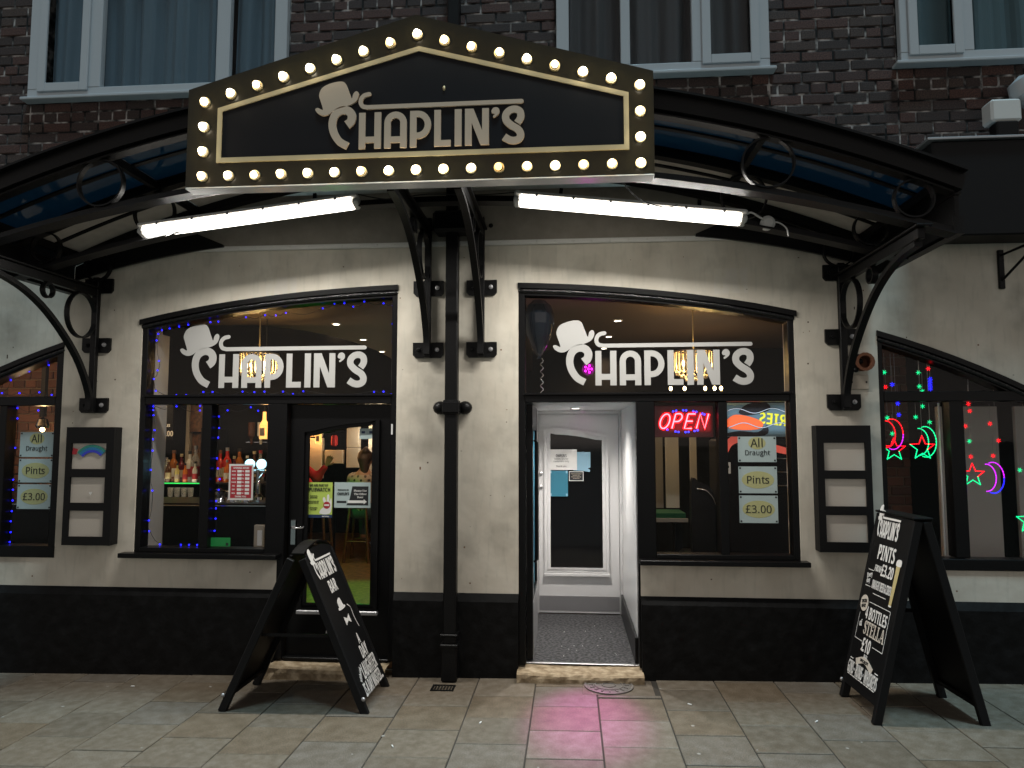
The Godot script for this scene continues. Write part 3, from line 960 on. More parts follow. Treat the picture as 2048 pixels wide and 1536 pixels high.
func downlight(called: String, at: Vector3, label: String, e: float, c: Color) -> void:
	var t := thing(called, label, "ceiling lamp", "recessed ceiling lamps", at)
	var b := MB.new()
	b.lathe([Vector2(0.035, 0.0), Vector2(0.035, -0.012), Vector2(0.048, -0.012), Vector2(0.052, 0.0)], 18, at)
	part(t, "bezel", b, mats.white_gloss)
	b = MB.new()
	b.lathe([Vector2(0.0, -0.006), Vector2(0.035, -0.006), Vector2(0.035, -0.002), Vector2(0, -0.002)], 16, at)
	if not mats.has("lamp_white"):
		glow("lamp_white", Color(1, 0.95, 0.86), 6.0)
	part(t, "lamp_lens", b, mats.lamp_white)
	var s := SpotLight3D.new()
	s.name = called + "_light"
	s.position = at - Vector3(0, 0.02, 0); s.rotation = Vector3(-PI / 2, 0, 0)
	s.spot_angle = 72.0; s.spot_angle_attenuation = 1.0; s.spot_range = 30.0; s.spot_attenuation = 2.0
	s.light_energy = 0.5 * e; s.light_color = c; s.light_size = 0.03; s.shadow_enabled = true
	add_child(s, true)

func make_room(pub: Node3D) -> void:
	var r := holder(pub, "bar_room")
	pslab(r, "bar_floor", -8.0, 6.0, 0.02, 0.132, -7.2, -0.28, mats.wood_floor)
	pslab(r, "bar_ceiling", -8.0, 6.0, 2.98, 3.1, -7.2, -0.28, mats.ceiling)
	pslab(r, "end_wall", -8.0, 6.0, 0.1, 3.0, -7.3, -7.2, mats.black_room)
	pslab(r, "end_wall", -8.1, -8.0, 0.1, 3.0, -7.2, -0.28, mats.black_room)
	pslab(r, "end_wall", 6.0, 6.1, 0.1, 3.0, -7.2, -0.28, mats.black_room)
	pslab(r, "partition", -0.5, 6.0, 0.132, 2.98, -4.4, -4.3, mats.black_room)
	# the vaulted black wall behind the bar
	var xs := steps(-7.5, -1.5, 24)
	var b := MB.new()
	b.band(xs, each(xs, func(_x): return 2.16), each(xs, func(x): return 2.985 if x < -3.7 else 2.2 + 0.785 * sqrt(maxf(0.0, 1.0 - pow((x + 3.7) / 2.2, 2.0)))), -2.0, -1.9)
	part(r, "bulkhead", b, mats.black_room)
	pslab(r, "bar_back_wall", -7.5, -3.3, 0.132, 2.98, -2.95, -2.8, mats.black_room)

# ---------------------------------------------------------------- canopy and what carries it
func low_arc(x: float) -> float:
	var d := x + 0.87
	return 3.36 - d * d / 19.6

func top_arc(x: float) -> float:
	var d := x + 0.87
	return 3.95 - d * d / 14.0

func arc_pts(x0: float, x1: float, z: float, dy: float, f: Callable, k := 36) -> Array:
	var out := []
	for x in steps(x0, x1, k):
		out.append(Vector3(x, f.call(x) + dy, z))
	return out

func make_canopy() -> void:
	var c := thing("canopy", "black arched iron canopy with iron rings and dark blue roof panels over both doors", "canopy", "", Vector3(-0.87, 2.9, 0))
	var x0 := -3.87; var x1 := 2.13
	for z in [1.19, 0.62, 0.07]:
		var spans := [[x0, x1]] if z > 0.3 else []
		for sp in spans:
			var m := MB.new()   # lower chord: a web and a wide flange
			m.flat_bar(arc_pts(sp[0], sp[1], z, 0.027, low_arc), Vector3(0, 0, 1), 0.014, 0.05)
			m.flat_bar(arc_pts(sp[0], sp[1], z, 0.006, low_arc), Vector3(0, 0, 1), 0.1, 0.012)
			part(c, "lower_chord", m, mats.iron)
		var m := MB.new()
		m.flat_bar(arc_pts(x0, x1, z, -0.16, top_arc), Vector3(0, 0, 1), 0.07, 0.012)
		m.flat_bar(arc_pts(x0, x1, z, -0.115, top_arc), Vector3(0, 0, 1), 0.014, 0.085)
		part(c, "upper_chord", m, mats.iron)
		for d in [-2.8, -2.01, -1.0, 0.0, 1.0, 2.01, 2.8]:
			if z < 1.0 and absf(d) < (1.5 if z > 0.3 else 2.5):
				continue
			var x: float = -0.87 + d
			var a := low_arc(x) + 0.052; var b := top_arc(x) - 0.165
			var r := (b - a) / 2
			var ring := []
			for k in 40:
				ring.append(Vector3(x + cos(TAU * k / 40) * r, (a + b) / 2 + sin(TAU * k / 40) * r, z))
			m = MB.new()
			m.flat_bar(ring, Vector3(0, 0, 1), 0.036, 0.01, true)
			part(c, "ring", m, mats.iron)
	# black boards close the ends against the wall
	for s in [-1.0, 1.0]:
		var xs := steps(-0.87 + s * 1.8, -0.87 + s * 3.0, 10) if s > 0 else steps(-3.87, -2.67, 10)
		var lo := each(xs, func(x): return 3.262 - 0.1 * (absf(x + 0.87) - 1.8) - 0.085 * pow(absf(x + 0.87) - 1.8, 2.0))
		var e := MB.new()
		e.band(xs, lo, each(xs, func(x): return minf(top_arc(x) - 0.18, 3.28 + 0.42 * (absf(x + 0.87) - 1.8))), 0.028, 0.05)
		part(c, "end_board", e, mats.black_paint)
	# purlins that join the three arches
	for d in [-2.95, -2.0, -1.0, 0.0, 1.0, 2.0, 2.95]:
		var x: float = -0.87 + d
		var m := MB.new()
		m.slab(x - 0.02, x + 0.02, top_arc(x) - 0.152, top_arc(x) - 0.1, 0.03, 1.19)
		part(c, "purlin", m, mats.iron)
	for s in [[-3.87, -2.87], [-2.87, -1.87], [-1.87, -0.87], [-0.87, 0.13], [0.13, 1.13], [1.13, 2.13]]:
		for z in [[0.03, 0.33], [0.34, 0.62], [0.63, 0.91], [0.92, 1.2]]:
			var m := MB.new()
			m.flat_bar(arc_pts(s[0] + 0.006, s[1] - 0.006, (z[0] + z[1]) / 2, -0.085, top_arc, 8), Vector3(0, 0, 1), z[1] - z[0], 0.012)
			part(c, "roof_panel" if z[0] > 0.6 else "soffit_panel", m, mats.canopy_blue if z[0] > 0.6 else mats.soffit)
	for z in [0.335, 0.625, 0.915]:
		var m := MB.new()
		m.flat_bar(arc_pts(x0, x1, z, -0.096, top_arc), Vector3(0, 0, 1), 0.035, 0.012)
		part(c, "glazing_bar", m, mats.iron)
	var f := MB.new()
	f.flat_bar(arc_pts(x0 - 0.05, x1 + 0.05, 1.225, -0.095, top_arc), Vector3(0, 0, 1), 0.05, 0.095)
	f.flat_bar(arc_pts(x0 - 0.05, x1 + 0.05, 1.245, -0.04, top_arc), Vector3(0, 0, 1), 0.09, 0.014)
	part(c, "fascia", f, mats.iron)
	for x in [x0 - 0.03, x1 + 0.03]:
		var a := low_arc(x) + 0.02; var b := top_arc(x) - 0.08
		var m := MB.new()
		m.slab(x - 0.02, x + 0.02, b - 0.08, b + 0.03, 0.03, 1.2)
		m.slab(x - 0.03, x + 0.03, a, a + 0.1, 0.03, 1.2)
		m.slab(x - 0.012, x + 0.012, a + 0.1, b - 0.08, 0.03, 1.19)
		part(c, "end_gutter", m, mats.iron)

func bracket_at(called_label: String, x: float, y: float) -> Node3D:
	var t := thing("canopy_bracket", called_label, "bracket", "iron brackets under the canopy", Vector3(x, y, 0))
	var o := Vector3(x, y, 0)
	var m := MB.new()
	m.xf.origin = o
	m.slab(-0.024, 0.024, 0, 1.06, 0.02, 0.062, 0.004)
	part(t, "post", m, mats.iron)
	for py in [0.0, 0.47, 0.94]:
		m = MB.new(); m.xf.origin = o
		var q := PackedVector2Array([Vector2(-0.115, 0.022), Vector2(-0.095, 0.0), Vector2(0.095, 0.0), Vector2(0.115, 0.022), Vector2(0.115, 0.115), Vector2(-0.115, 0.115)])
		for i in 6:
			q[i].y += py
		m.prism(q, 0.0, 0.022)
		var pl := part(t, "wall_plate", m, mats.iron)
		for bx in [-0.07, 0.07]:
			m = MB.new()
			m.xf = Transform3D(Basis(Vector3.RIGHT, PI / 2), o + Vector3(bx, py + 0.06, 0.022))
			m.lathe([Vector2(0.017, 0), Vector2(0.017, 0.008), Vector2(0.009, 0.01), Vector2(0.008, 0.022), Vector2(0, 0.022)], 8)
			part(pl, "bolt", m, mats.brushed if py < 0.9 and bx > 0 else mats.iron)
	m = MB.new(); m.xf.origin = o
	m.slab(-0.02, 0.02, 0.905, 0.965, 0.06, 1.22, 0.003)
	m.slab(-0.045, 0.045, 0.966, 0.978, 0.03, 1.26, 0.003)
	part(t, "arm", m, mats.iron)
	m = MB.new(); m.xf.origin = o
	var p := curve([Vector3(0, 0.02, 0.075), Vector3(0, 0.16, 0.085), Vector3(0, 0.41, 0.235), Vector3(0, 0.655, 0.5), Vector3(0, 0.8, 0.75), Vector3(0, 0.87, 1.0), Vector3(0, 0.885, 1.18)], 6)
	m.flat_bar(p, Vector3(1, 0, 0), 0.046, 0.03)
	part(t, "brace", m, mats.iron)
	for r in [[0.205, 0.735, 0.155, 0.17], [0.56, 0.85, 0.05, 0.05]]:
		var ring := []
		for k in 36:
			ring.append(Vector3(0, r[1] + sin(TAU * k / 36) * r[3], r[0] + cos(TAU * k / 36) * r[2]))
		m = MB.new(); m.xf.origin = o
		m.flat_bar(ring, Vector3(1, 0, 0), 0.036, 0.012, true)
		part(t, "ring", m, mats.iron)
	return t

func make_brackets() -> void:
	var b := bracket_at("iron canopy bracket with rings above the display case by the blue fairy lights", -3.69, 1.98)
	copy(b, Vector3(1.95, 1.98, 0), "iron canopy bracket with rings beside the rusty pipe stub on the wall")
	copy(b, Vector3(-1.06, 2.385, 0), "iron canopy bracket between the drainpipe and the closed black door's window")
	copy(b, Vector3(-0.655, 2.385, 0), "iron canopy bracket between the drainpipe and the window with the balloon")

# ---------------------------------------------------------------- the lit sign
func make_sign() -> void:
	var cx := -0.883
	var s := thing("marquee_sign", "black house-shaped sign edged with glowing bulbs, hat and cane lettering", "sign", "", Vector3(cx, 3.25, 1.3))
	var house := func(hw: float, y0: float, y1: float, ya: float) -> PackedVector2Array:
		return PackedVector2Array([Vector2(cx - hw, y0), Vector2(cx + hw, y0), Vector2(cx + hw, y1), Vector2(cx, ya), Vector2(cx - hw, y1)])
	var m := MB.new()
	m.prism(house.call(1.364, 3.25, 3.847, 4.246), 1.25, 1.345)
	part(s, "case", m, mats.sign_olive)
	m = MB.new()
	m.slab(cx - 1.362, cx + 1.362, 3.238, 3.2485, 1.252, 1.35, 0.003)
	part(s, "base_trim", m, mats.white_gloss)
	var bx := cx + 0.024
	var frame := []
	var outer := [Vector2(bx - 1.2, 3.392), Vector2(bx + 1.2, 3.392), Vector2(bx + 1.2, 3.722), Vector2(bx, 4.048), Vector2(bx - 1.2, 3.722)]
	var inner := [Vector2(bx - 1.172, 3.42), Vector2(bx + 1.172, 3.42), Vector2(bx + 1.172, 3.701), Vector2(bx, 4.019), Vector2(bx - 1.172, 3.701)]
	for i in 5:
		var j := (i + 1) % 5
		m = MB.new()
		m.prism(PackedVector2Array([outer[i], outer[j], inner[j], inner[i]]), 1.345, 1.356)
		part(s, "gold_border", m, mats.gold)
	m = MB.new()
	m.prism(PackedVector2Array(inner), 1.3452, 1.349)
	part(s, "panel", m, mats.sign_black)
	logo(s, logo_at(-1.466, -0.246, 3.441, 1.349), 0.012, mats.copper_face)
	m = MB.new()
	m.ball(Vector3(-0.71, 3.79, 1.352), Vector3(0.008, 0.016, 0.005), 8, 5)
	part(s, "paint_chip", m, mats.gold)
	var spots := []
	for i in 17:
		var x := cx + 0.015 + 1.272 * (i - 8) / 8.0
		spots.append(Vector2(x, 3.31))
		spots.append(Vector2(x, 3.762 + 0.357 * (1.0 - absf(i - 8) / 8.0)))
	for y in [3.46, 3.61]:
		spots.append(Vector2(cx + 0.015 - 1.272, y)); spots.append(Vector2(cx + 0.015 + 1.272, y))
	var glows := [glow("bulb_glow", Color(1.0, 0.95, 0.84), 4.0), glow("bulb_glow_warm", Color(1.0, 0.9, 0.72), 2.4), glow("bulb_glow_bright", Color(1.0, 0.95, 0.84), 6.0), glow("bulb_glow_dim", Color(1.0, 0.8, 0.5), 0.9)]
	var nth := 0
	for p in spots:
		m = MB.new()
		m.xf = Transform3D(Basis(Vector3.RIGHT, PI / 2), Vector3(p.x, p.y, 1.345))
		m.lathe([Vector2(0.031, 0.0), Vector2(0.031, 0.01), Vector2(0.028, 0.015), Vector2(0.0245, 0.01), Vector2(0.022, 0.003)], 16)
		var h := part(s, "bulb_holder", m, mats.gold)
		m = MB.new()
		m.ball(Vector3(p.x + rng.randf_range(-0.0025, 0.0025), p.y + rng.randf_range(-0.0025, 0.0025), 1.369), Vector3(0.021, 0.021, 0.024) * rng.randf_range(0.93, 1.05), 12, 8)
		nth += 1
		part(h, "bulb", m, glows[3] if nth == 23 else glows[rng.randi_range(0, 2)])
		omni("bulb_light", Vector3(p.x, p.y, 1.373), 0.0026 * rng.randf_range(0.7, 1.15), Color(1.0, 0.84, 0.55), 0.018)

func make_tube_lights() -> void:
	glow("tube_glow", Color(1.0, 0.97, 0.92), 1.9)
	tube_light(Vector3(-2.955, 3.2, 0.66), Vector3(-1.41, 3.372, 0.66), "long white fluorescent light fitting under the canopy above the blue-lit window")
	tube_light(Vector3(-0.36, 3.358, 0.66), Vector3(1.142, 3.186, 0.66), "long white fluorescent light fitting under the canopy above the open doorway")
	for q in [["thin black cable slung between the two fluorescent fittings", [Vector3(-1.43, 3.43, 0.66), Vector3(-1.2, 3.38, 0.68), Vector3(-0.95, 3.4, 0.7), Vector3(-0.6, 3.39, 0.69), Vector3(-0.36, 3.41, 0.66)]], ["thin black cable hanging from the sign to a fluorescent fitting", [Vector3(0.3, 3.26, 1.24), Vector3(0.42, 3.21, 1.05), Vector3(0.6, 3.22, 0.85), Vector3(0.72, 3.3, 0.66)]]]:
		var cb := MB.new()
		cb.tube(curve(q[1], 5), 0.004, 6)
		single("cable", cb, mats.rubber, q[0], "cable", "")
	# loose cables and the old junction box at the end of the second fitting
	var t := thing("junction_box", "round white cable box with loose wires at the end of a fluorescent fitting", "cable box", "", Vector3(1.27, 3.19, 0.66))
	var m := MB.new()
	m.xf = Transform3D(Basis(Vector3.RIGHT, PI / 2), Vector3(1.28, 3.165, 0.64))
	m.lathe([Vector2(0, -0.02), Vector2(0.045, -0.02), Vector2(0.048, 0.012), Vector2(0.03, 0.024), Vector2(0, 0.025)], 18)
	part(t, "box", m, mats.white_paint)
	m = MB.new()
	m.tube(curve([Vector3(1.13, 3.21, 0.66), Vector3(1.17, 3.23, 0.67), Vector3(1.22, 3.2, 0.67), Vector3(1.26, 3.18, 0.66)], 4), 0.007, 6)
	part(t, "cable", m, mats.white_paint)
	m = MB.new()
	m.tube(curve([Vector3(1.31, 3.17, 0.65), Vector3(1.35, 3.16, 0.66), Vector3(1.39, 3.12, 0.67), Vector3(1.4, 3.07, 0.67)], 4), 0.005, 6)
	part(t, "cable", m, mats.white_paint)

func tube_light(a: Vector3, b: Vector3, label: String) -> void:
	var c := (a + b) / 2
	var t := thing("fluorescent_light", label, "light fitting", "fluorescent fittings under the canopy", c)
	var ux := (b - a).normalized()
	var up := Vector3(0, 0, 1).cross(ux).normalized().rotated(ux, -0.32)   # the fittings are turned a little towards the street
	var f := Transform3D(Basis(ux, up, ux.cross(up)), c)
	var h := a.distance_to(b) / 2
	var m := MB.new(); m.xf = f
	m.slab(-h, h, 0.015, 0.05, -0.05, 0.05, 0.008)
	part(t, "housing", m, mats.white_paint)
	m = MB.new(); m.xf = f
	var q := PackedVector2Array([Vector2(-0.05, 0.014), Vector2(-0.042, -0.022), Vector2(-0.026, -0.034), Vector2(0.026, -0.034), Vector2(0.042, -0.022), Vector2(0.05, 0.014)])
	m.xf = f * Transform3D(Basis(Vector3(0, 0, 1), Vector3(0, 1, 0), Vector3(-1, 0, 0)), Vector3.ZERO)
	m.prism(q, -h + 0.045, h - 0.045)
	part(t, "diffuser", m, mats.tube_glow)
	for s in [-1.0, 1.0]:
		m = MB.new(); m.xf = f
		m.slab(minf(s * h, s * (h - 0.045)), maxf(s * h, s * (h - 0.045)), -0.032, 0.014, -0.046, 0.046, 0.012)
		part(t, "end_cap", m, mats.white_paint)
	for i in 6:
		m = MB.new(); m.xf = f
		var x := -h + 0.15 + (2 * h - 0.3) * i / 5.0
		m.slab(x - 0.008, x + 0.008, 0.004, 0.03, 0.05, 0.056)
		part(t, "clip", m, mats.brushed)
	for x in [-h * 0.6, h * 0.6]:
		m = MB.new(); m.xf = f
		m.slab(x - 0.012, x + 0.012, 0.05, 0.12, -0.012, 0.012)
		part(t, "hanger", m, mats.iron)
	area("tube_lamp", c - up * 0.04, Basis(ux, up.cross(ux), up), Vector2(2 * h - 0.08, 0.05), 1.75, Color(1.0, 0.985, 0.955))

# ---------------------------------------------------------------- on the wall
func make_wall_things() -> void:
	# drainpipe
	var p := thing("drainpipe", "square black cast iron drainpipe down the middle of the front", "drainpipe", "", Vector3(-0.865, gy(-0.865), 0.08))
	pslab(p, "pipe", -0.912, -0.82, 0.3, 5.6, 0.04, 0.128, mats.iron, 0.008)
	pslab(p, "shoe", -0.922, -0.81, 0.062, 0.312, 0.036, 0.14, mats.iron, 0.01)
	pslab(p, "shoe_collar", -0.93, -0.802, 0.3, 0.325, 0.036, 0.148, mats.iron, 0.006)
	pslab(p, "shoe_collar", -0.93, -0.802, 0.375, 0.395, 0.036, 0.148, mats.iron, 0.006)
	var m := MB.new()
	m.slab(-0.93, -0.803, 1.965, 2.05, 0.02, 0.145, 0.008)
	m.slab(-0.922, -0.81, 1.955, 2.062, 0.03, 0.138, 0.006)
	for s in [-0.96, -0.775]:
		m.ball(Vector3(s, 2.008, 0.035), Vector3(0.055, 0.05, 0.04), 12, 8)
	part(p, "clamp", m, mats.iron)
	pslab(p, "pipe_head", -1.0, -0.73, 3.3, 3.46, 0.03, 0.2, mats.iron, 0.02)
	# display cases
	case_box(-3.96, -3.45, 0.978, 1.868, "black three-pane menu case below the bracket, rainbow sticker in its top pane", true)
	case_box(1.712, 2.118, 0.995, 1.872, "black three-pane menu case with plain beige panes beside the offers board", false)
	# window-sized lettering
	var t := thing("window_lettering", "white hat and cane lettering on the window edged with blue lights", "window lettering", "white lettering on the upper panes", Vector3(-2.3, 2.17, -0.07))
	logo(t, logo_at(-3.054, -1.551, 2.172, -0.0715), 0.0015, mats.vinyl, "letter")
	t = thing("window_lettering", "white hat and cane lettering on the window above the open doorway", "window lettering", "white lettering on the upper panes", Vector3(0.6, 2.17, -0.07))
	logo(t, logo_at(-0.123, 1.351, 2.174, -0.0715), 0.0015, mats.vinyl, "letter")
	# pipe stub, blank plate, hanging bracket
	t = thing("pipe_stub", "broken rusty clay pipe stub sticking out of the wall near a bracket", "pipe stub", "", Vector3(2.07, 2.32, 0.0))
	m = MB.new()
	m.xf = Transform3D(Basis(Vector3.RIGHT, PI / 2), Vector3(2.075, 2.32, 0))
	m.lathe([Vector2(0.06, -0.02), Vector2(0.062, 0.04), Vector2(0.055, 0.07), Vector2(0.066, 0.1), Vector2(0.045, 0.1), Vector2(0.045, 0.02), Vector2(0, 0.02)], 14)
	part(t, "pipe", m, mats.terracotta)
	m = MB.new()
	for i in 12:
		m.ball(Vector3(2.03 + rng.randf_range(-0.04, 0.03), 2.32 + rng.randf_range(-0.06, 0.05), 0.02 + rng.randf() * 0.05), Vector3(0.022, 0.02, 0.02), 6, 4)
	part(t, "grime", m, mats.iron)
	t = thing("blank_plate", "small square cream blanking plate screwed below the rusty pipe stub", "wall plate", "", Vector3(2.06, 2.19, 0.0))
	pslab(t, "plate", 1.99, 2.13, 2.13, 2.235, 0.0, 0.014, mats.plate_cream, 0.004)
	for x in [2.01, 2.11]:
		pslab(t, "screw", x - 0.006, x + 0.006, 2.176, 2.188, 0.014, 0.018, mats.iron, 0.002)
	t = thing("hanging_bracket", "small black triangular iron hanging bracket alone high on the cream wall", "bracket", "", Vector3(3.07, 2.98, 0))
	pslab(t, "back_plate", 3.045, 3.085, 2.84, 3.12, 0.0, 0.022, mats.iron, 0.004)
	m = MB.new()
	m.tube([Vector3(3.065, 3.08, 0.02), Vector3(3.16, 3.12, 0.32)], 0.009, 6)
	part(t, "arm", m, mats.iron)
	m = MB.new()
	m.tube([Vector3(3.065, 2.9, 0.02), Vector3(3.155, 3.1, 0.28)], 0.009, 6)
	part(t, "brace", m, mats.iron)
	# the neighbour's black shop fascia and what stands on it
	t = thing("neighbour_fascia", "deep black shop fascia box on the wall beside the canopy", "fascia", "", Vector3(3.6, 3.5, 0.12))
	pslab(t, "box", 2.52, 4.8, 3.17, 3.84, 0.0, 0.24, mats.black_board, 0.01)
	pslab(t, "capping", 2.48, 4.8, 3.84, 3.858, 0.0, 0.27, mats.brushed, 0.003)
	t = thing("floodlight", "pale grey floodlight with a hooded head standing on the black fascia", "floodlight", "", Vector3(3.0, 3.86, 0.14))
	pslab(t, "foot", 2.98, 3.13, 3.858, 3.99, 0.1, 0.2, mats.iron, 0.01)
	pslab(t, "control_box", 2.95, 3.155, 3.99, 4.15, 0.07, 0.2, mats.white_paint, 0.015)
	m = MB.new()
	m.xf = Transform3D(Basis(Vector3.FORWARD, -0.5), Vector3(3.24, 4.22, 0.14))
	m.lathe([Vector2(0.0, -0.1), Vector2(0.07, -0.1), Vector2(0.12, 0.0), Vector2(0.09, 0.1), Vector2(0, 0.13)], 12)
	part(t, "head", m, mats.upvc)
	# on the pavement
	t = thing("drain_grate", "small black iron drain grate in the paving below the drainpipe", "drain", "", Vector3(-0.885, gy(-0.885), 0.25))
	m = MB.new()
	var g := gy(-0.885) + 0.003
	for q in [[-0.965, -0.95, 0.19, 0.31], [-0.82, -0.805, 0.19, 0.31], [-0.95, -0.82, 0.19, 0.204], [-0.95, -0.82, 0.296, 0.31]]:
		m.slab(q[0], q[1], g - 0.01, g + 0.003, q[2], q[3])
	part(t, "frame", m, mats.iron)
	for i in 6:
		pslab(t, "bar", -0.944 + i * 0.021, -0.932 + i * 0.021, g - 0.008, g + 0.001, 0.206, 0.294, mats.iron)
	t = thing("access_cover", "round patterned iron access cover set in the paving before the open doorway", "manhole cover", "", Vector3(0.256, gy(0.256), 0.165))
	var cv := Vector3(0.256, gy(0.256) + 0.001, 0.163)
	m = MB.new()
	m.slab(0.074, 0.586, gy(0.2) - 0.03, gy(0.2) - 0.0005, -0.02, 0.33, 0.002)
	part(t, "surround", m, mats.slab1)
	m = MB.new()
	m.lathe([Vector2(0.168, 0.0), Vector2(0.168, 0.006), Vector2(0.156, 0.006), Vector2(0.154, 0.002), Vector2(0.15, 0.002), Vector2(0.146, 0.004), Vector2(0.1, 0.004), Vector2(0.098, 0.009), Vector2(0.09, 0.009), Vector2(0.088, 0.004), Vector2(0.05, 0.004), Vector2(0.048, 0.009), Vector2(0.042, 0.009), Vector2(0.04, 0.004), Vector2(0, 0.004)], 32, cv)
	part(t, "cover", m, mats.cast_iron)
	for k in 16:
		m = MB.new()
		m.xf = Transform3D(Basis(Vector3.UP, TAU * k / 16), cv)
		m.slab(0.108, 0.138, 0.003, 0.009, -0.006, 0.006)
		part(t, "stud", m, mats.cast_iron)

func case_box(x0: float, x1: float, y0: float, y1: float, label: String, sticker: bool) -> void:
	var t := thing("menu_case", label, "menu case", "menu cases on the wall", Vector3((x0 + x1) / 2, y0, 0))
	var d := 0.1
	var px0: float; var px1: float
	var tops: Array
	if sticker:
		px0 = -3.795; px1 = -3.515; x0 = -3.838; x1 = -3.455; tops = [[1.55, 1.745], [1.295, 1.488], [1.042, 1.236]]
	else:
		px0 = 1.771; px1 = 2.05; x0 = 1.722; x1 = 2.09; tops = [[1.558, 1.75], [1.31, 1.5], [1.064, 1.25]]
	pslab(t, "back_box", x0, x1, y0, y1, 0.0, d - 0.025, mats.black_board, 0.004)
	var m := MB.new()
	m.slab(x0, px0, y0, y1, d - 0.025, d); m.slab(px1, x1, y0, y1, d - 0.025, d)
	var e := y1
	for q in tops:
		m.slab(px0, px1, q[1], e, d - 0.025, d)
		e = q[0]
	m.slab(px0, px1, y0, e, d - 0.025, d)
	part(t, "front_frame", m, mats.black_board)
	for q in tops:
		pslab(t, "backing_sheet", px0, px1, q[0], q[1], d - 0.0248, d - 0.018, mats.case_paper)
	for q in tops:
		pslab(t, "pane", px0, px1, q[0], q[1], d - 0.012, d - 0.008, mats.glass)
	if sticker:
		var cols := [Color(0.15, 0.5, 0.45), Color(0.12, 0.45, 0.65), Color(0.2, 0.25, 0.75)]
		for i in 3:
			var a := []; var b := []
			var r1 := 0.15 - 0.02 * i
			for k in 15:
				var an := lerpf(0.75, 2.5, k / 14.0)
				a.append(Vector2(-3.63 + cos(an) * r1, 1.585 + sin(an) * r1)); b.push_front(Vector2(-3.63 + cos(an) * (r1 - 0.019), 1.585 + sin(an) * (r1 - 0.019)))
			var s := MB.new()
			s.prism(PackedVector2Array(a + b), d - 0.0075, d - 0.0065)
			part(t, "rainbow_stripe", s, mat("rainbow%d" % i, cols[i], 0.5))
		var s := MB.new()
		s.prism(PackedVector2Array([Vector2(-3.79, 1.66), Vector2(-3.755, 1.66), Vector2(-3.745, 1.7), Vector2(-3.785, 1.71)]), d - 0.0075, d - 0.0065)
		part(t, "red_sticker", s, mats.red_ink)
		s = MB.new()
		s.prism(PackedVector2Array([Vector2(-3.628, 1.352), Vector2(-3.615, 1.37), Vector2(-3.618, 1.378), Vector2(-3.628, 1.374), Vector2(-3.638, 1.378), Vector2(-3.641, 1.37)]), d - 0.0075, d - 0.0065)
		part(t, "heart_sticker", s, mats.paper_white)

# ---------------------------------------------------------------- papers and stickers on the glass
func sheet(called: String, label: String, category: String, group: String, x0: float, x1: float, y0: float, y1: float, z: float, m: Material) -> Node3D:
	var t := thing(called, label, category, group, Vector3((x0 + x1) / 2, y0, z))
	pslab(t, "sheet", x0, x1, y0, y1, z - 0.0015, z, m)
	return t

func oval(t: Node3D, cx: float, cy: float, rx: float, ry: float, z: float, m: Material, called := "oval") -> void:
	var p := []
	for k in 28:
		p.append(Vector2(cx + cos(TAU * k / 28) * rx, cy + sin(TAU * k / 28) * ry))
	var b := MB.new()
	b.prism(PackedVector2Array(p), z, z + 0.0008)
	part(t, called, b, m)

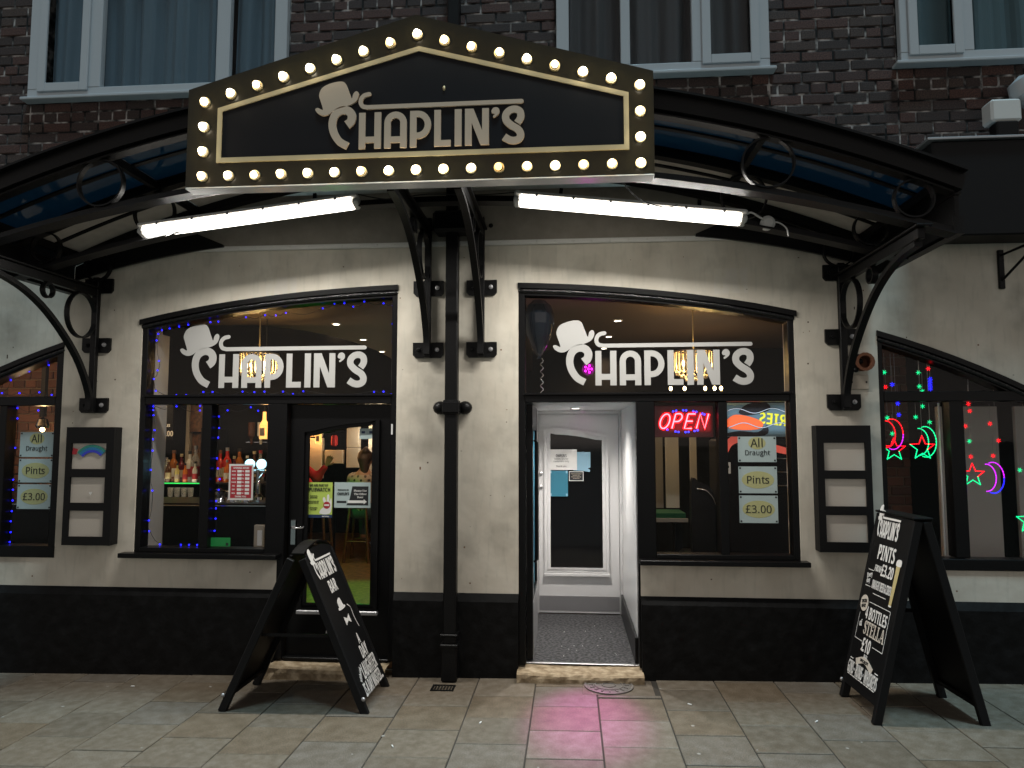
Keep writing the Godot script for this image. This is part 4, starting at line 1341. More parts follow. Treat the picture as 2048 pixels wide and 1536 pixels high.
func make_papers() -> void:
	var z := -0.0705
	var zi := -0.08
	for w in [[-4.352, -4.068, "in the window by the blue fairy lights", [1.833, 1.636, 1.622, 1.436, 1.422, 1.229]], [1.221, 1.494, "in the window beside the red neon", [1.795, 1.61, 1.578, 1.385, 1.369, 1.172]]]:
		var c: float = (w[0] + w[1]) / 2
		var q: Array = w[3]
		var texts := ["All", "Pints", "£3.00"]
		for i in 3:
			var y1: float = q[2 * i]; var y0: float = q[2 * i + 1]
			var t := sheet("poster", "pale sheet reading %s on yellow, %s" % [["All Draught", "Pints", "£3.00"][i].to_lower(), w[2]], "poster", "drinks offer sheets", w[0], w[1], y0, y1, z, mats.paper_blue)
			var oy := (y0 + y1) / 2 + (0.045 if i == 0 else 0.0)
			oval(t, c, oy, 0.115 if i else 0.062, 0.062 if i else 0.045, z, mats.paper_yellow)
			words_on(t, "lettering", texts[i], flat_at(c, oy, z + 0.0018), 0.055 if i else 0.06, mats.ink)
			if i == 0:
				words_on(t, "lettering", "Draught", flat_at(c, y0 + 0.068, z + 0.0018), 0.036, mats.ink, 1.0)
			for x in [w[0] + 0.012, w[1] - 0.012]:
				for y in [y0 + 0.012, y1 - 0.012]:
					pslab(t, "pin", x - 0.006, x + 0.006, y - 0.006, y + 0.006, z, z + 0.0014, mats.ink)
	# opening hours
	var t := sheet("hours_board", "red opening hours board with white boxes standing in the lower window", "notice board", "", -2.624, -2.429, 1.31, 1.585, z, mats.white_paint)
	pslab(t, "red_field", -2.61, -2.443, 1.325, 1.57, z, z + 0.001, mats.red_ink)
	words_on(t, "lettering", "OPENING HOURS", flat_at(-2.5265, 1.555, z + 0.002), 0.014, mats.paper_white, 0.8, true, 0.15)
	words_on(t, "lettering", "THANK YOU", flat_at(-2.5265, 1.337, z + 0.002), 0.013, mats.paper_white, 0.9, true, 0.12)
	var days := ["MON", "TUES", "WED", "THUR", "FRI", "SAT", "SUN"]
	for i in 7:
		var y := 1.53 - i * 0.028
		words_on(t, "lettering", days[i], flat_at(-2.585, y, z + 0.002), 0.011, mats.paper_white, 0.9, true, 0.04)
		words_on(t, "lettering", "TO", flat_at(-2.512, y, z + 0.002), 0.011, mats.paper_white, 0.9, true)
		for x in [-2.557, -2.494]:
			pslab(t, "time_box", x, x + 0.034, y - 0.009, y + 0.009, z + 0.001, z + 0.0018, mats.paper_white)
	t = sheet("sticker", "plain green sticker at the foot of the lower window pane", "sticker", "", -2.765, -2.597, 0.957, 1.024, z, mats.green_sticker)
	pslab(t, "small_print", -2.632, -2.612, 0.965, 0.985, z, z + 0.001, mats.ink)
	# pubwatch poster on the closed door
	var zd := -0.0885
	t = sheet("poster", "lime green pubwatch poster with an open hand and stop sign on the closed door", "poster", "", -2.007, -1.81, 1.179, 1.447, zd, mats.lime)
	pslab(t, "blue_strip", -2.007, -1.81, 1.179, 1.203, zd, zd + 0.0008, mats.navy)
	words_on(t, "lettering", "WE ARE PART OF", flat_at(-1.915, 1.424, zd + 0.002), 0.019, mats.ink, 0.7, true, 0.15)
	words_on(t, "lettering", "PUBWATCH", flat_at(-1.91, 1.392, zd + 0.002), 0.028, mats.ink, 0.8, true, 0.165)
	for l in [["Proud of the", 1.345], ["partnership", 1.332], ["banned from one", 1.305], ["banned from all", 1.292], ["Think before", 1.255], ["you drink", 1.242]]:
		words_on(t, "lettering", l[0], flat_at(-1.955, l[1], zd + 0.002), 0.008, mats.ink, 0.9, true, 0.085)
	var hand := MB.new()
	hand.prism(PackedVector2Array(curve([Vector2(-1.905, 1.21), Vector2(-1.9, 1.24), Vector2(-1.87, 1.27), Vector2(-1.885, 1.32), Vector2(-1.87, 1.335), Vector2(-1.855, 1.3), Vector2(-1.85, 1.35), Vector2(-1.835, 1.35), Vector2(-1.832, 1.3), Vector2(-1.818, 1.33), Vector2(-1.814, 1.27), Vector2(-1.83, 1.21)], 3, true)), zd, zd + 0.0008)
	part(t, "hand_print", hand, mats.paper_white)
	oval(t, -1.852, 1.275, 0.027, 0.027, zd + 0.001, mats.red_ink, "stop_disc")
	pslab(t, "stop_bar", -1.871, -1.833, 1.269, 1.281, zd + 0.0018, zd + 0.0026, mats.paper_white)
	words_on(t, "lettering", "NATIONAL", flat_at(-1.86, 1.19, zd + 0.002), 0.009, mats.paper_white, 0.9, true)
	# welcome sign with arrow
	t = sheet("arrow_sign", "blue and black welcome sign with a white arrow on the closed door", "sign", "", -1.795, -1.513, 1.256, 1.448, zd, mats.paper_blue)
	var bm := MB.new()
	bm.prism(PackedVector2Array(curve([Vector2(-1.655, 1.418), Vector2(-1.53, 1.418), Vector2(-1.53, 1.275), Vector2(-1.7, 1.275)], 1) + [Vector2(-1.675, 1.32)]), zd, zd + 0.0008)
	part(t, "black_field", bm, mats.ink)
	words_on(t, "lettering", "Welcome to", flat_at(-1.725, 1.392, zd + 0.002), 0.011, mats.ink, 1.0, true)
	words_on(t, "lettering", "CHAPLIN'S", flat_at(-1.725, 1.362, zd + 0.002), 0.021, mats.ink, 0.8, true, 0.09)
	for l in [["Please Use", 1.385], ["The Other", 1.36], ["Door", 1.336]]:
		words_on(t, "lettering", l[0], flat_at(-1.592, l[1], zd + 0.0026), 0.014, mats.paper_white, 1.0, true, 0.1, true)
	bm = MB.new()
	bm.prism(PackedVector2Array([Vector2(-1.69, 1.292), Vector2(-1.565, 1.292), Vector2(-1.565, 1.283), Vector2(-1.54, 1.302), Vector2(-1.565, 1.321), Vector2(-1.565, 1.312), Vector2(-1.69, 1.312)]), zd + 0.001, zd + 0.0018)
	part(t, "arrow", bm, mats.paper_white)
	pslab(t, "arrow_tail", -1.775, -1.7, 1.292, 1.308, zd, zd + 0.001, mats.ink)
	t = sheet("sticker", "pale blue bank card sticker at the top of the closed door's glass", "sticker", "", -1.607, -1.49, 1.778, 1.858, zd, mats.paper_blue)
	for x in [-1.59, -1.53]:
		pslab(t, "card_logo", x, x + 0.026, 1.82, 1.838, zd, zd + 0.001, mats.navy)
	# notices on the inner door of the lobby
	var zn := -1.597
	t = sheet("notice", "white notice with a swirl and black print on the inner white door", "notice", "", -0.201, 0.065, 1.485, 1.68, zn + 0.004, mats.paper_white)
	words_on(t, "lettering", "CHAPLIN'S", flat_at(-0.085, 1.62, zn + 0.007), 0.028, mats.ink, 0.8, true, 0.1)
	for l in [["Toilets are for", 1.59], ["customers only", 1.568], ["Thank you", 1.52]]:
		words_on(t, "lettering", l[0], flat_at(-0.085, l[1], zn + 0.007), 0.016, mats.ink, 1.0, false, 0.15)
	var sw := MB.new()
	sw.prism(PackedVector2Array(curve([Vector2(0.0, 1.655), Vector2(0.05, 1.655), Vector2(0.035, 1.57), Vector2(0.055, 1.51), Vector2(0.0, 1.51), Vector2(0.04, 1.57)], 3, true)), zn + 0.004, zn + 0.005)
	part(t, "swirl", sw, mats.case_paper)
	var torn := MB.new()
	torn.prism(PackedVector2Array([Vector2(0.03, 1.656), Vector2(0.193, 1.656), Vector2(0.193, 1.51), Vector2(0.165, 1.5), Vector2(0.19, 1.485), Vector2(0.186, 1.466), Vector2(0.12, 1.476), Vector2(0.03, 1.48)]), zn - 0.004, zn - 0.002)
	single("notice", torn, mats.pale_blue_card, "torn pale blue card tucked behind the white notice", "notice")
	t = sheet("notice", "plain dark teal card below the white notice on the inner door", "notice", "", -0.197, -0.022, 1.234, 1.478, zn, mats.teal_card)
	for x in [-0.185, -0.034]:
		for y in [1.25, 1.465]:
			pslab(t, "tape", x - 0.008, x + 0.008, y - 0.012, y + 0.012, zn, zn + 0.001, mats.pale_blue_card)
	t = sheet("notice", "small black notice with pale border beside the teal card", "notice", "", -0.012, 0.126, 1.381, 1.471, zn, mats.paper_white)
	pslab(t, "black_field", -0.006, 0.12, 1.387, 1.465, zn, zn + 0.001, mats.ink)
	for l in [["THE MANAGEMENT", 1.448], ["RESERVE THE", 1.434], ["RIGHT TO REFUSE", 1.42], ["ADMISSION", 1.406]]:
		words_on(t, "lettering", l[0], flat_at(0.057, l[1], zn + 0.0026), 0.009, mats.plate_cream, 0.9, true, 0.105)

# ---------------------------------------------------------------- small lights in the windows
func light_string(label: String, group: String, pts: Array, z: float, glow_mat: Material, at: Vector3) -> void:
	var t := thing("fairy_lights", label, "fairy lights", group, at)
	var line := []
	for i in range(0, pts.size(), 2):
		line.append(Vector3(pts[i], pts[i + 1], z))
	var wire := []
	for i in line.size():
		wire.append(line[i] + Vector3(0, 0.006, -0.004))
		if i + 1 < line.size():
			var mid: Vector3 = (line[i] + line[i + 1]) / 2
			var sag := minf(0.03, line[i].distance_to(line[i + 1]) * 0.12)
			wire.append(mid + Vector3(rng.randf_range(-0.01, 0.01), -sag, -0.004))
	var m := MB.new()
	m.tube(curve(wire, 3), 0.0018, 5)
	part(t, "wire", m, mats.rubber)
	for p in line:
		m = MB.new()
		m.ball(p, Vector3(0.006, 0.006, 0.006), 8, 5)
		part(t, "bulb", m, glow_mat)

func make_fairy_lights() -> void:
	var blue := glow("blue_led", Color(0.1, 0.1, 1.0), 1.5)
	light_string("string of blue fairy lights round the upper pane with the lettering", "blue fairy lights", [-3.229, 2.641, -3.257, 2.611, -3.27, 2.559, -3.244, 2.395, -3.252, 2.32, -3.28, 2.252, -3.26, 2.157, -3.089, 2.123, -3.009, 2.123, -2.868, 2.146, -2.793, 2.146, -2.549, 2.147, -2.454, 2.143, -2.373, 2.146, -2.224, 2.145, -2.143, 2.127, -2.061, 2.147, -1.501, 2.139, -1.427, 2.141, -1.365, 2.123, -1.362, 2.528, -1.36, 2.597, -1.365, 2.666, -1.362, 2.809, -1.437, 2.828, -1.59, 2.845, -1.677, 2.806, -1.748, 2.834, -1.827, 2.833, -1.92, 2.796, -2.217, 2.765, -2.297, 2.746, -2.384, 2.749, -2.54, 2.734, -2.703, 2.756, -2.765, 2.703, -2.83, 2.699, -3.012, 2.681, -3.087, 2.667, -3.165, 2.654], -0.1, blue, Vector3(-2.3, 2.12, -0.1))
	light_string("string of blue fairy lights round the lower pane in front of the bar bottles", "blue fairy lights", [-2.891, 2.035, -2.891, 2.002, -3.084, 2.033, -3.275, 2.034, -3.275, 2.006, -3.271, 1.965, -3.257, 1.847, -3.266, 1.775, -3.267, 1.687, -3.275, 1.537, -3.255, 1.376, -3.275, 1.145, -3.269, 1.063, -3.177, 0.962, -3.007, 0.962, -2.942, 0.962, -2.877, 0.962], -0.1, blue, Vector3(-3.05, 0.96, -0.1))
	light_string("string of blue fairy lights down the lower pane beside the opening hours board", "blue fairy lights", [-2.33, 2.03, -2.419, 1.997, -2.479, 2.024, -2.666, 2.001, -2.735, 1.953, -2.73, 1.864, -2.735, 1.788, -2.74, 1.627, -2.73, 1.55, -2.712, 1.467, -2.718, 1.385, -2.735, 1.298, -2.735, 1.242, -2.735, 1.164, -2.74, 1.071], -0.1, blue, Vector3(-2.6, 1.0, -0.1))
	light_string("string of blue fairy lights in the outer window with three offer sheets", "blue fairy lights", [-4.106, 2.432, -4.167, 2.369, -4.27, 2.36, -4.331, 2.32, -4.415, 2.29, -4.484, 2.25, -4.553, 2.146, -4.404, 2.145, -4.235, 2.151, -4.129, 2.13, -4.086, 2.151, -4.057, 2.02, -4.236, 2.006, -4.415, 2.025, -4.41, 1.942, -4.415, 1.708, -4.418, 1.455, -4.415, 1.376, -4.412, 1.291, -4.415, 1.207, -4.419, 1.128, -4.415, 1.043, -4.418, 0.967], -0.1, blue, Vector3(-4.3, 0.96, -0.1))
	# the OPEN sign
	var t := thing("open_sign", "red LED sign reading open with blue dots hanging in the window", "LED sign", "", Vector3(0.866, 1.79, -0.15))
	pslab(t, "panel", 0.63, 1.065, 1.79, 2.026, -0.165, -0.15, glow("red_glow_backing", Color(0.2, 0.004, 0.02), 0.12), 0.006)  # red glow of the letters put into the panel as emission
	var red := glow("led_halo_red", Color(1.0, 0.02, 0.1), 0.22)  # halo of light round the letters, modelled as glowing strips
	var hot := glow("pink_led", Color(1.0, 0.4, 0.45), 1.6)
	var tube := func(pts: Array) -> void:
		var line := []
		for p in pts:
			line.append(Vector3(0.675 + p.x * 0.34 + (p.y - 0.5) * 0.03, 1.856 + p.y * 0.108, -0.143))
		var m := MB.new()
		m.tube(line, 0.0058, 6)
		part(t, "letter", m, hot)
		m = MB.new()
		for p in line: p.z -= 0.004
		m.flat_bar(line, Vector3(0, 0, 1), 0.004, 0.028)
		part(t, "letter_halo", m, red)
	var o := []
	for k in 21:
		o.append(Vector2(0.1 + cos(TAU * k / 20) * 0.1, 0.5 + sin(TAU * k / 20) * 0.5))
	tube.call(o)
	tube.call(curve([Vector2(0.29, 0.0), Vector2(0.29, 1.0)], 3)); tube.call(curve([Vector2(0.29, 1.0), Vector2(0.4, 1.0), Vector2(0.45, 0.75), Vector2(0.4, 0.5), Vector2(0.3, 0.48)], 4))
	tube.call([Vector2(0.72, 1.0), Vector2(0.56, 1.0)]); tube.call([Vector2(0.56, 1.0), Vector2(0.56, 0.0), Vector2(0.72, 0.0)]); tube.call([Vector2(0.56, 0.5), Vector2(0.7, 0.5)])
	tube.call([Vector2(0.82, 0.0), Vector2(0.82, 1.0), Vector2(1.0, 0.0), Vector2(1.0, 1.0)])
	var led := glow("blue_dot", Color(0.15, 0.2, 1.0), 1.5)
	for s in [[1, [0.3, 0.36, 0.5, 0.56, 0.7, 0.76, 0.88, 0.92]], [-1, [0.12, 0.18, 0.34, 0.4, 0.54, 0.6, 0.72, 0.78]]]:
		for u in s[1]:
			var m := MB.new()
			m.ball(Vector3(0.66 + u * 0.37, 1.91 + s[0] * (0.082 - 0.045 * pow((u - 0.5) * 2.0, 2.0)), -0.146), Vector3(0.0075, 0.0075, 0.006), 8, 5)
			part(t, "blue_dot", m, led)
	area("open_sign_lamp", Vector3(0.866, 1.908, -0.13), Basis.IDENTITY, Vector2(0.36, 0.14), 0.02, Color(1.0, 0.1, 0.2))

func make_star_lights() -> void:
	var c := {"green": glow("green_led", Color(0.02, 0.9, 0.55), 0.6), "red": glow("scarlet_led", Color(1.0, 0.05, 0.12), 0.7), "violet": glow("violet_led", Color(0.75, 0.1, 0.9), 0.7), "blue": glow("indigo_led", Color(0.12, 0.12, 1.0), 0.9)}
	var z := -0.12
	var star := func(label: String, x: float, y: float, r: float, a: String, b: String) -> void:
		var t := thing("star_light", label, "star light", "star lights", Vector3(x, y, z))
		for k in 10:
			var p := []
			for j in [k, k + 1]:
				var rr: float = r if j % 2 == 0 else r * 0.42
				p.append(Vector3(x + sin(TAU * j / 10) * rr, y + cos(TAU * j / 10) * rr, z))
			var m := MB.new()
			var fine_ := []
			for i in 9: fine_.append(p[0].lerp(p[1], i / 8.0))
			m.tube(fine_, 0.0046, 6, false, 0.35)
			part(t, "neon_edge", m, c[a if k in [0, 1, 2, 8, 9] else b])
		var m := MB.new()
		m.tube([Vector3(x, y + r, z), Vector3(x, 2.4, z)], 0.0012, 4)
		part(t, "cord", m, mats.brushed)
	star.call("star light, red above and green below, crossing a pink and blue moon", 2.338, 1.7, 0.085, "red", "green")
	star.call("pale star light overlapping the green moon light", 2.535, 1.712, 0.09, "red", "green")
	star.call("star light, red topped with green feet, on the pale panel", 2.872, 1.52, 0.085, "red", "green")
	star.call("all-green star light low at the edge of the view", 3.24, 1.2, 0.09, "green", "green")
	var moon := func(label: String, x: float, y: float, a: String, b: String) -> void:
		var t := thing("moon_light", label, "moon light", "crescent moon lights", Vector3(x, y, z))
		for s in [[0.1, 0.0, a], [0.088, -0.045, b]]:
			for half in 2:
				var p := []
				for k in 10:
					var an := lerpf(-1.9, 1.9, (k + half * 9) / 18.0) * (1.0 if s[1] == 0.0 else 0.86)
					p.append(Vector3(x - 0.03 + s[1] + cos(an) * s[0] * 0.75, y + sin(an) * s[0] * 1.1, z - 0.006))
				var m := MB.new()
				m.tube(curve(p, 2), 0.0046, 6, false, 0.35)
				part(t, "neon_edge", m, c[s[2] if half == 0 else b])
		var m := MB.new()
		m.tube([Vector3(x, y + 0.1, z), Vector3(x, 2.4, z)], 0.0012, 4)
		part(t, "cord", m, mats.brushed)
	moon.call("pink and blue crescent moon light behind the first star", 2.364, 1.812, "violet", "red")
	moon.call("green crescent moon light beside the pale star", 2.592, 1.757, "green", "green")
	moon.call("blue and violet crescent moon light alone on the pale panel", 3.044, 1.501, "blue", "violet")
	var flakes := {"green": [2.297, 2.264, 2.536, 2.26, 2.539, 2.159, 2.559, 2.123, 2.305, 1.931, 2.503, 1.936, 2.554, 2.014, 2.599, 1.898, 2.335, 1.816, 2.867, 1.761, 3.2, 1.556], "red": [2.606, 2.288, 2.301, 2.156, 2.88, 1.979, 3.014, 1.887, 2.843, 1.869, 3.066, 1.766, 2.871, 1.65, 3.024, 1.657, 2.873, 2.03], "blue": [2.386, 1.953, 2.382, 2.035, 2.616, 2.212, 2.614, 2.19, 2.614, 2.165, 2.614, 2.14, 2.349, 2.174]}
	for k in flakes:
		var t := thing("snowflake_lights", "%s snowflake fairy lights hanging among the stars and moons" % k, "fairy lights", "snowflake fairy lights", Vector3(2.6, 1.9, z))
		for i in range(0, flakes[k].size(), 2):
			var p := Vector3(flakes[k][i], flakes[k][i + 1], z - 0.01)
			var m := MB.new()
			for s in 3:
				var d := Vector3(cos(PI * s / 3 + i), sin(PI * s / 3 + i), 0) * 0.017
				m.tube([p - d, p + d], 0.0019, 5)
			part(t, "snowflake", m, c[k])
			m = MB.new()
			m.tube([p + Vector3(0, 0.012, 0), Vector3(p.x, minf(2.45, p.y + 0.14), p.z)], 0.001, 4)
			part(t, "cord", m, mats.brushed)

# ---------------------------------------------------------------- inside the bar
func bottle(label: String, at: Vector3, h: float, m: Material, cap: String) -> void:
	var t := thing("bottle", label, "bottle", "bottles behind the bar", at)
	var r := h * 0.13
	var b := MB.new()
	b.lathe([Vector2(0, 0), Vector2(r, 0.0), Vector2(r, h * 0.55), Vector2(r * 0.9, h * 0.62), Vector2(r * 0.4, h * 0.74), Vector2(r * 0.36, h * 0.92), Vector2(0, h * 0.92)], 12, at)
	part(t, "glass_body", b, m)
	b = MB.new()
	b.lathe([Vector2(r * 0.42, h * 0.9), Vector2(r * 0.42, h), Vector2(0, h)], 10, at)
	part(t, "cap", b, mats[cap])
	b = MB.new()
	b.lathe([Vector2(r + 0.001, h * 0.15), Vector2(r + 0.001, h * 0.42)], 12, at)
	part(t, "label", b, mats[["paper_white", "plate_cream", "red_ink", "ink", "gold"][rng.randi_range(0, 4)]])

func chandelier(label: String, at: Vector3, dx: float) -> void:
	var t := thing("chandelier", label, "chandelier", "glass chandeliers in the front windows", at + Vector3(0, -0.18, 0))
	var crystal := mat("crystal", lin(0.7, 0.64, 0.52), 0.06, 0.3)
	crystal.emission_enabled = true; crystal.emission = Color(1.0, 0.8, 0.5); crystal.emission_energy_multiplier = 0.03  # faint emission puts the glow of the bulbs into the crystal
	var m := MB.new()
	m.tube([at + Vector3(0, 0.1, 0), Vector3(at.x, 2.98, at.z)], 0.006, 6)
	part(t, "chain", m, mats.gold)
	m = MB.new()
	m.lathe([Vector2(0.18, 0.1), Vector2(0.18, 0.115), Vector2(0.165, 0.115), Vector2(0.165, 0.1), Vector2(0.18, 0.1)], 28, at)
	m.lathe([Vector2(0.05, -0.12), Vector2(0.05, -0.11), Vector2(0.0, -0.11)], 14, at)
	part(t, "hoop", m, mats.gold)
	for k in 26:
		var a := TAU * k / 26
		m = MB.new()
		m.box(Vector3.ZERO, Vector3(0.022, 0.17, 0.01), 0.004)
		m.xf = Transform3D(Basis(Vector3.UP, -a + PI / 2), at + Vector3(cos(a) * 0.17, 0.02, sin(a) * 0.17))
		var q := MB.new()
		q.xf = m.xf
		q.box(Vector3.ZERO, Vector3(0.022, 0.17, 0.01), 0.004)
		part(t, "crystal_bar", q, crystal)
	for row in 3:
		var n_ := 18 - row * 5
		for k in n_:
			var a := TAU * (k + 0.5 * row) / n_
			var r := 0.155 - row * 0.045
			m = MB.new()
			m.ball(at + Vector3(cos(a) * r, -0.085 - row * 0.03, sin(a) * r), Vector3(0.014, 0.018, 0.014), 6, 4)
			part(t, "crystal_drop", m, crystal)
	if not mats.has("candle_glow"):
		glow("candle_glow", Color(1.0, 0.88, 0.62), 9.0)
	for p in [Vector3(-0.075, 0.0, 0.06), Vector3(0.07, 0.01, 0.05), Vector3(0.0, 0.0, -0.07)]:
		m = MB.new()
		m.ball(at + p + Vector3(dx, 0, 0), Vector3(0.018, 0.026, 0.018), 10, 6)
		part(t, "bulb", m, mats.candle_glow)
		omni("chandelier_bulb", at + p + Vector3(dx, 0, 0), 0.05, Color(1.0, 0.8, 0.5), 0.015)

func make_interior() -> void:
	# bar counter and back shelves
	var t := thing("bar_counter", "long dark bar counter with a shiny edge behind the lower window panes", "bar counter", "", Vector3(-3.6, 0.132, -1.0))
	pslab(t, "front_panel", -5.2, -2.42, 0.132, 1.19, -1.2, -0.78, mats.black_board)
	pslab(t, "counter_top", -5.25, -2.36, 1.19, 1.225, -1.35, -0.7, mats.leather, 0.008)
	pslab(t, "brass_edge", -5.25, -2.36, 1.2, 1.214, -0.7, -0.692, mats.chrome, 0.003)
	t = thing("back_bar", "dark shelf unit behind the counter with a green-lit glass shelf", "shelves", "", Vector3(-4.0, 0.132, -2.4))
	pslab(t, "cupboard", -5.4, -3.1, 0.132, 1.1, -2.7, -2.1, mats.black_board)
	pslab(t, "lower_shelf", -5.4, -3.1, 1.14, 1.16, -2.6, -2.05, mats.chrome, 0.003)
	pslab(t, "upper_shelf", -5.4, -3.1, 1.3, 1.318, -2.4, -2.1, mats.leather, 0.003)
	pslab(t, "led_edge", -4.5, -3.95, 1.302, 1.314, -2.1, -2.096, glow("green_edge", Color(0.1, 0.8, 0.35), 0.25))
	pslab(t, "upright", -3.95, -3.9, 1.1, 1.9, -2.6, -2.1, mats.black_board)
	area("unseen_shelf_lamp", Vector3(-4.2, 1.33, -2.03), Basis(Vector3.RIGHT, 0.35), Vector2(0.9, 0.03), 0.012, Color(0.95, 0.9, 0.75))  # no fitting of its own, placed to light the bottles
	var spirits := [["clear bottle with green base glow at the near end of the bar shelf", "bottle_clear", 0.26, "steel"], ["amber whisky bottle with a tall cork behind the bar", "amber", 0.34, "wood"], ["squat dark red bottle at the middle of the bar shelf", "wine", 0.3, "gold"], ["white rum bottle with black cap behind the bar", "milk", 0.33, "ink"], ["tall clear bottle with a silver pourer behind the bar", "bottle_clear", 0.39, "steel"], ["brown liqueur bottle beside the clear ones", "brown_glass", 0.24, "gold"], ["pale yellow bottle in the front row of the shelf", "straw", 0.2, "ink"], ["orange bottle in the front row of the shelf", "orange_glass", 0.2, "ink"], ["small pale bottle at the far end of the front row", "milk", 0.22, "ink"]]
	mat("amber", lin(0.3, 0.1, 0.02), 0.1); mat("wine", lin(0.1, 0.01, 0.015), 0.1); mat("milk", lin(0.6, 0.6, 0.57), 0.2); mat("brown_glass", lin(0.08, 0.03, 0.012), 0.1); mat("straw", lin(0.5, 0.45, 0.15), 0.15); mat("orange_glass", lin(0.6, 0.16, 0.03), 0.15); mat("red_glass", lin(0.5, 0.03, 0.02), 0.12)
	var xs := [-4.43, -4.35, -4.26, -4.165, -4.1, -4.33, -4.23, -4.14, -4.03]
	for i in spirits.size():
		bottle(spirits[i][0], Vector3(xs[i], 1.318, -2.28 if i < 5 else -2.15), spirits[i][2], mats[spirits[i][1]], spirits[i][3])
	var reds := [["red bottle with orange top beside the opening hours board", "red_glass", 0.34, "terracotta"], ["scarlet bottle with chrome pourer behind the fairy lights", "red_glass", 0.37, "steel"], ["short orange-red bottle low by the opening hours board", "orange_glass", 0.24, "steel"], ["dark red bottle with gold cap half behind the opening hours board", "wine", 0.28, "gold"]]
	for i in reds.size():
		bottle(reds[i][0], Vector3([-3.82, -3.74, -3.68, -3.6][i], 1.318, [-2.28, -2.28, -2.16, -2.16][i]), reds[i][2], mats[reds[i][1]], reds[i][3])
	var more := [["slim green wine bottle standing behind the front row", "green_glass", 0.33, "ink", -4.39], ["round pale gin bottle standing behind the front row", "milk", 0.25, "steel", -4.3], ["dark rum bottle with red cap standing behind the front row", "brown_glass", 0.3, "red_ink", -4.21], ["pink gin bottle near the shelf upright", "pink_glass", 0.29, "gold", -4.06], ["blue gin bottle against the shelf upright", "blue_glass", 0.27, "steel", -4.0], ["tall amber bottle beyond the scarlet one", "amber", 0.36, "ink", -3.64], ["green cordial bottle beyond the red ones", "green_glass", 0.28, "paper_white", -3.55], ["last brown bottle of the shelf by the optics", "brown_glass", 0.33, "gold", -3.47], ["clear vodka bottle by the optics", "bottle_clear", 0.34, "red_ink", -3.4]]
	mat("green_glass", lin(0.01, 0.06, 0.02), 0.1); mat("pink_glass", lin(0.5, 0.15, 0.18), 0.12); mat("blue_glass", lin(0.03, 0.1, 0.3), 0.1)
	for q in more:
		bottle(q[0], Vector3(q[4], 1.318, -2.36), q[2], mats[q[1]], q[3])
	t = thing("added_bar_strip", "added strip light hidden behind the black bulkhead, fill for the bar shelves", "strip light", "", Vector3(-4.0, 2.1, -2.06))  # added out of sight as fill light for the dark bar shelves
	pslab(t, "housing", -4.7, -3.3, 2.2, 2.23, -2.1, -2.03, mats.white_paint, 0.004)
	pslab(t, "lamp_lens", -4.68, -3.32, 2.192, 2.2, -2.095, -2.035, glow("strip_warm", Color(1.0, 0.86, 0.66), 0.6))
	area("added_bar_fill", Vector3(-4.0, 2.185, -2.065), Basis(Vector3.RIGHT, -PI / 2 + 0.4), Vector2(1.3, 0.04), 0.1, Color(1.0, 0.86, 0.66))
	for i in 4:
		var at := Vector3(-4.28 + i * 0.075, 1.16, -2.12)
		var b := MB.new()
		b.lathe([Vector2(0.0, 0.004), Vector2(0.024, 0.004), Vector2(0.03, 0.1), Vector2(0.032, 0.1), Vector2(0.026, 0.0), Vector2(0, 0)], 12, at)
		single("tumbler", b, mats.bottle_clear, "%s short clear glass in the row on the low back shelf" % ["first", "second", "third", "fourth"][i], "glass", "glasses on the back shelf")
	t = thing("chalk_menu", "black hanging price menu with white figures above the bottles", "menu board", "", Vector3(-4.48, 1.77, -2.3))
	pslab(t, "board", -4.6, -4.39, 1.77, 2.3, -2.32, -2.3, mats.black_board)
	words_on(t, "lettering", "3.00", flat_at(-4.44, 1.84, -2.298), 0.06, mats.chalk, 0.8, true)
	words_on(t, "lettering", "DOUBLES", flat_at(-4.49, 1.93, -2.298), 0.03, mats.chalk, 0.8, true)
	words_on(t, "lettering", "BAR", flat_at(-4.53, 2.08, -2.298), 0.06, mats.chalk, 0.8, true)
	t = thing("wall_cabinet", "brown wooden wall cabinet above the back bar", "cabinet", "", Vector3(-4.36, 1.4, -2.6))
	pslab(t, "door", -4.36, -4.14, 1.86, 2.3, -2.66, -2.6, mats.wood, 0.006)
	pslab(t, "lower_panel", -4.36, -4.0, 1.4, 1.85, -2.72, -2.66, mats.wood, 0.006)
	pslab(t, "pale_post", -4.415, -4.37, 1.3, 2.3, -2.7, -2.62, mats.plate_cream, 0.004)
	var b := MB.new()
	b.ball(Vector3(-4.09, 1.98, -2.55), Vector3(0.06, 0.08, 0.05))
	single("crimson_hat", b, mats.red_cloth, "dark crimson hat hung beside the wooden wall cabinet", "hat")
	pslab(self, "light_switch", -4.06, -3.99, 1.78, 1.85, -2.75, -2.735, mats.white_gloss, 0.003)
	tag(get_node("light_switch"), "small white light switch on the black wall behind the bar", "light switch")
	t = thing("optic_rack", "chrome rack of upturned spirit optics on the black wall", "optic rack", "", Vector3(-3.5, 1.715, -2.6))
	pslab(t, "rail", -3.68, -3.32, 1.74, 1.75, -2.6, -2.58, mats.chrome, 0.003)
	for i in 3:
		b = MB.new()
		b.lathe([Vector2(0, 0.0), Vector2(0.012, 0.0), Vector2(0.016, 0.06), Vector2(0.04, 0.1), Vector2(0.04, 0.25), Vector2(0, 0.25)], 12, Vector3(-3.6 + i * 0.11, 1.72, -2.56))
		part(t, "upturned_bottle", b, mats[["brown_glass", "milk", "amber"][i]])
	# lit bottle-shaped hanging lamps
	var lamp_amber := glow("lamp_amber", Color(1.0, 0.72, 0.38), 0.5)
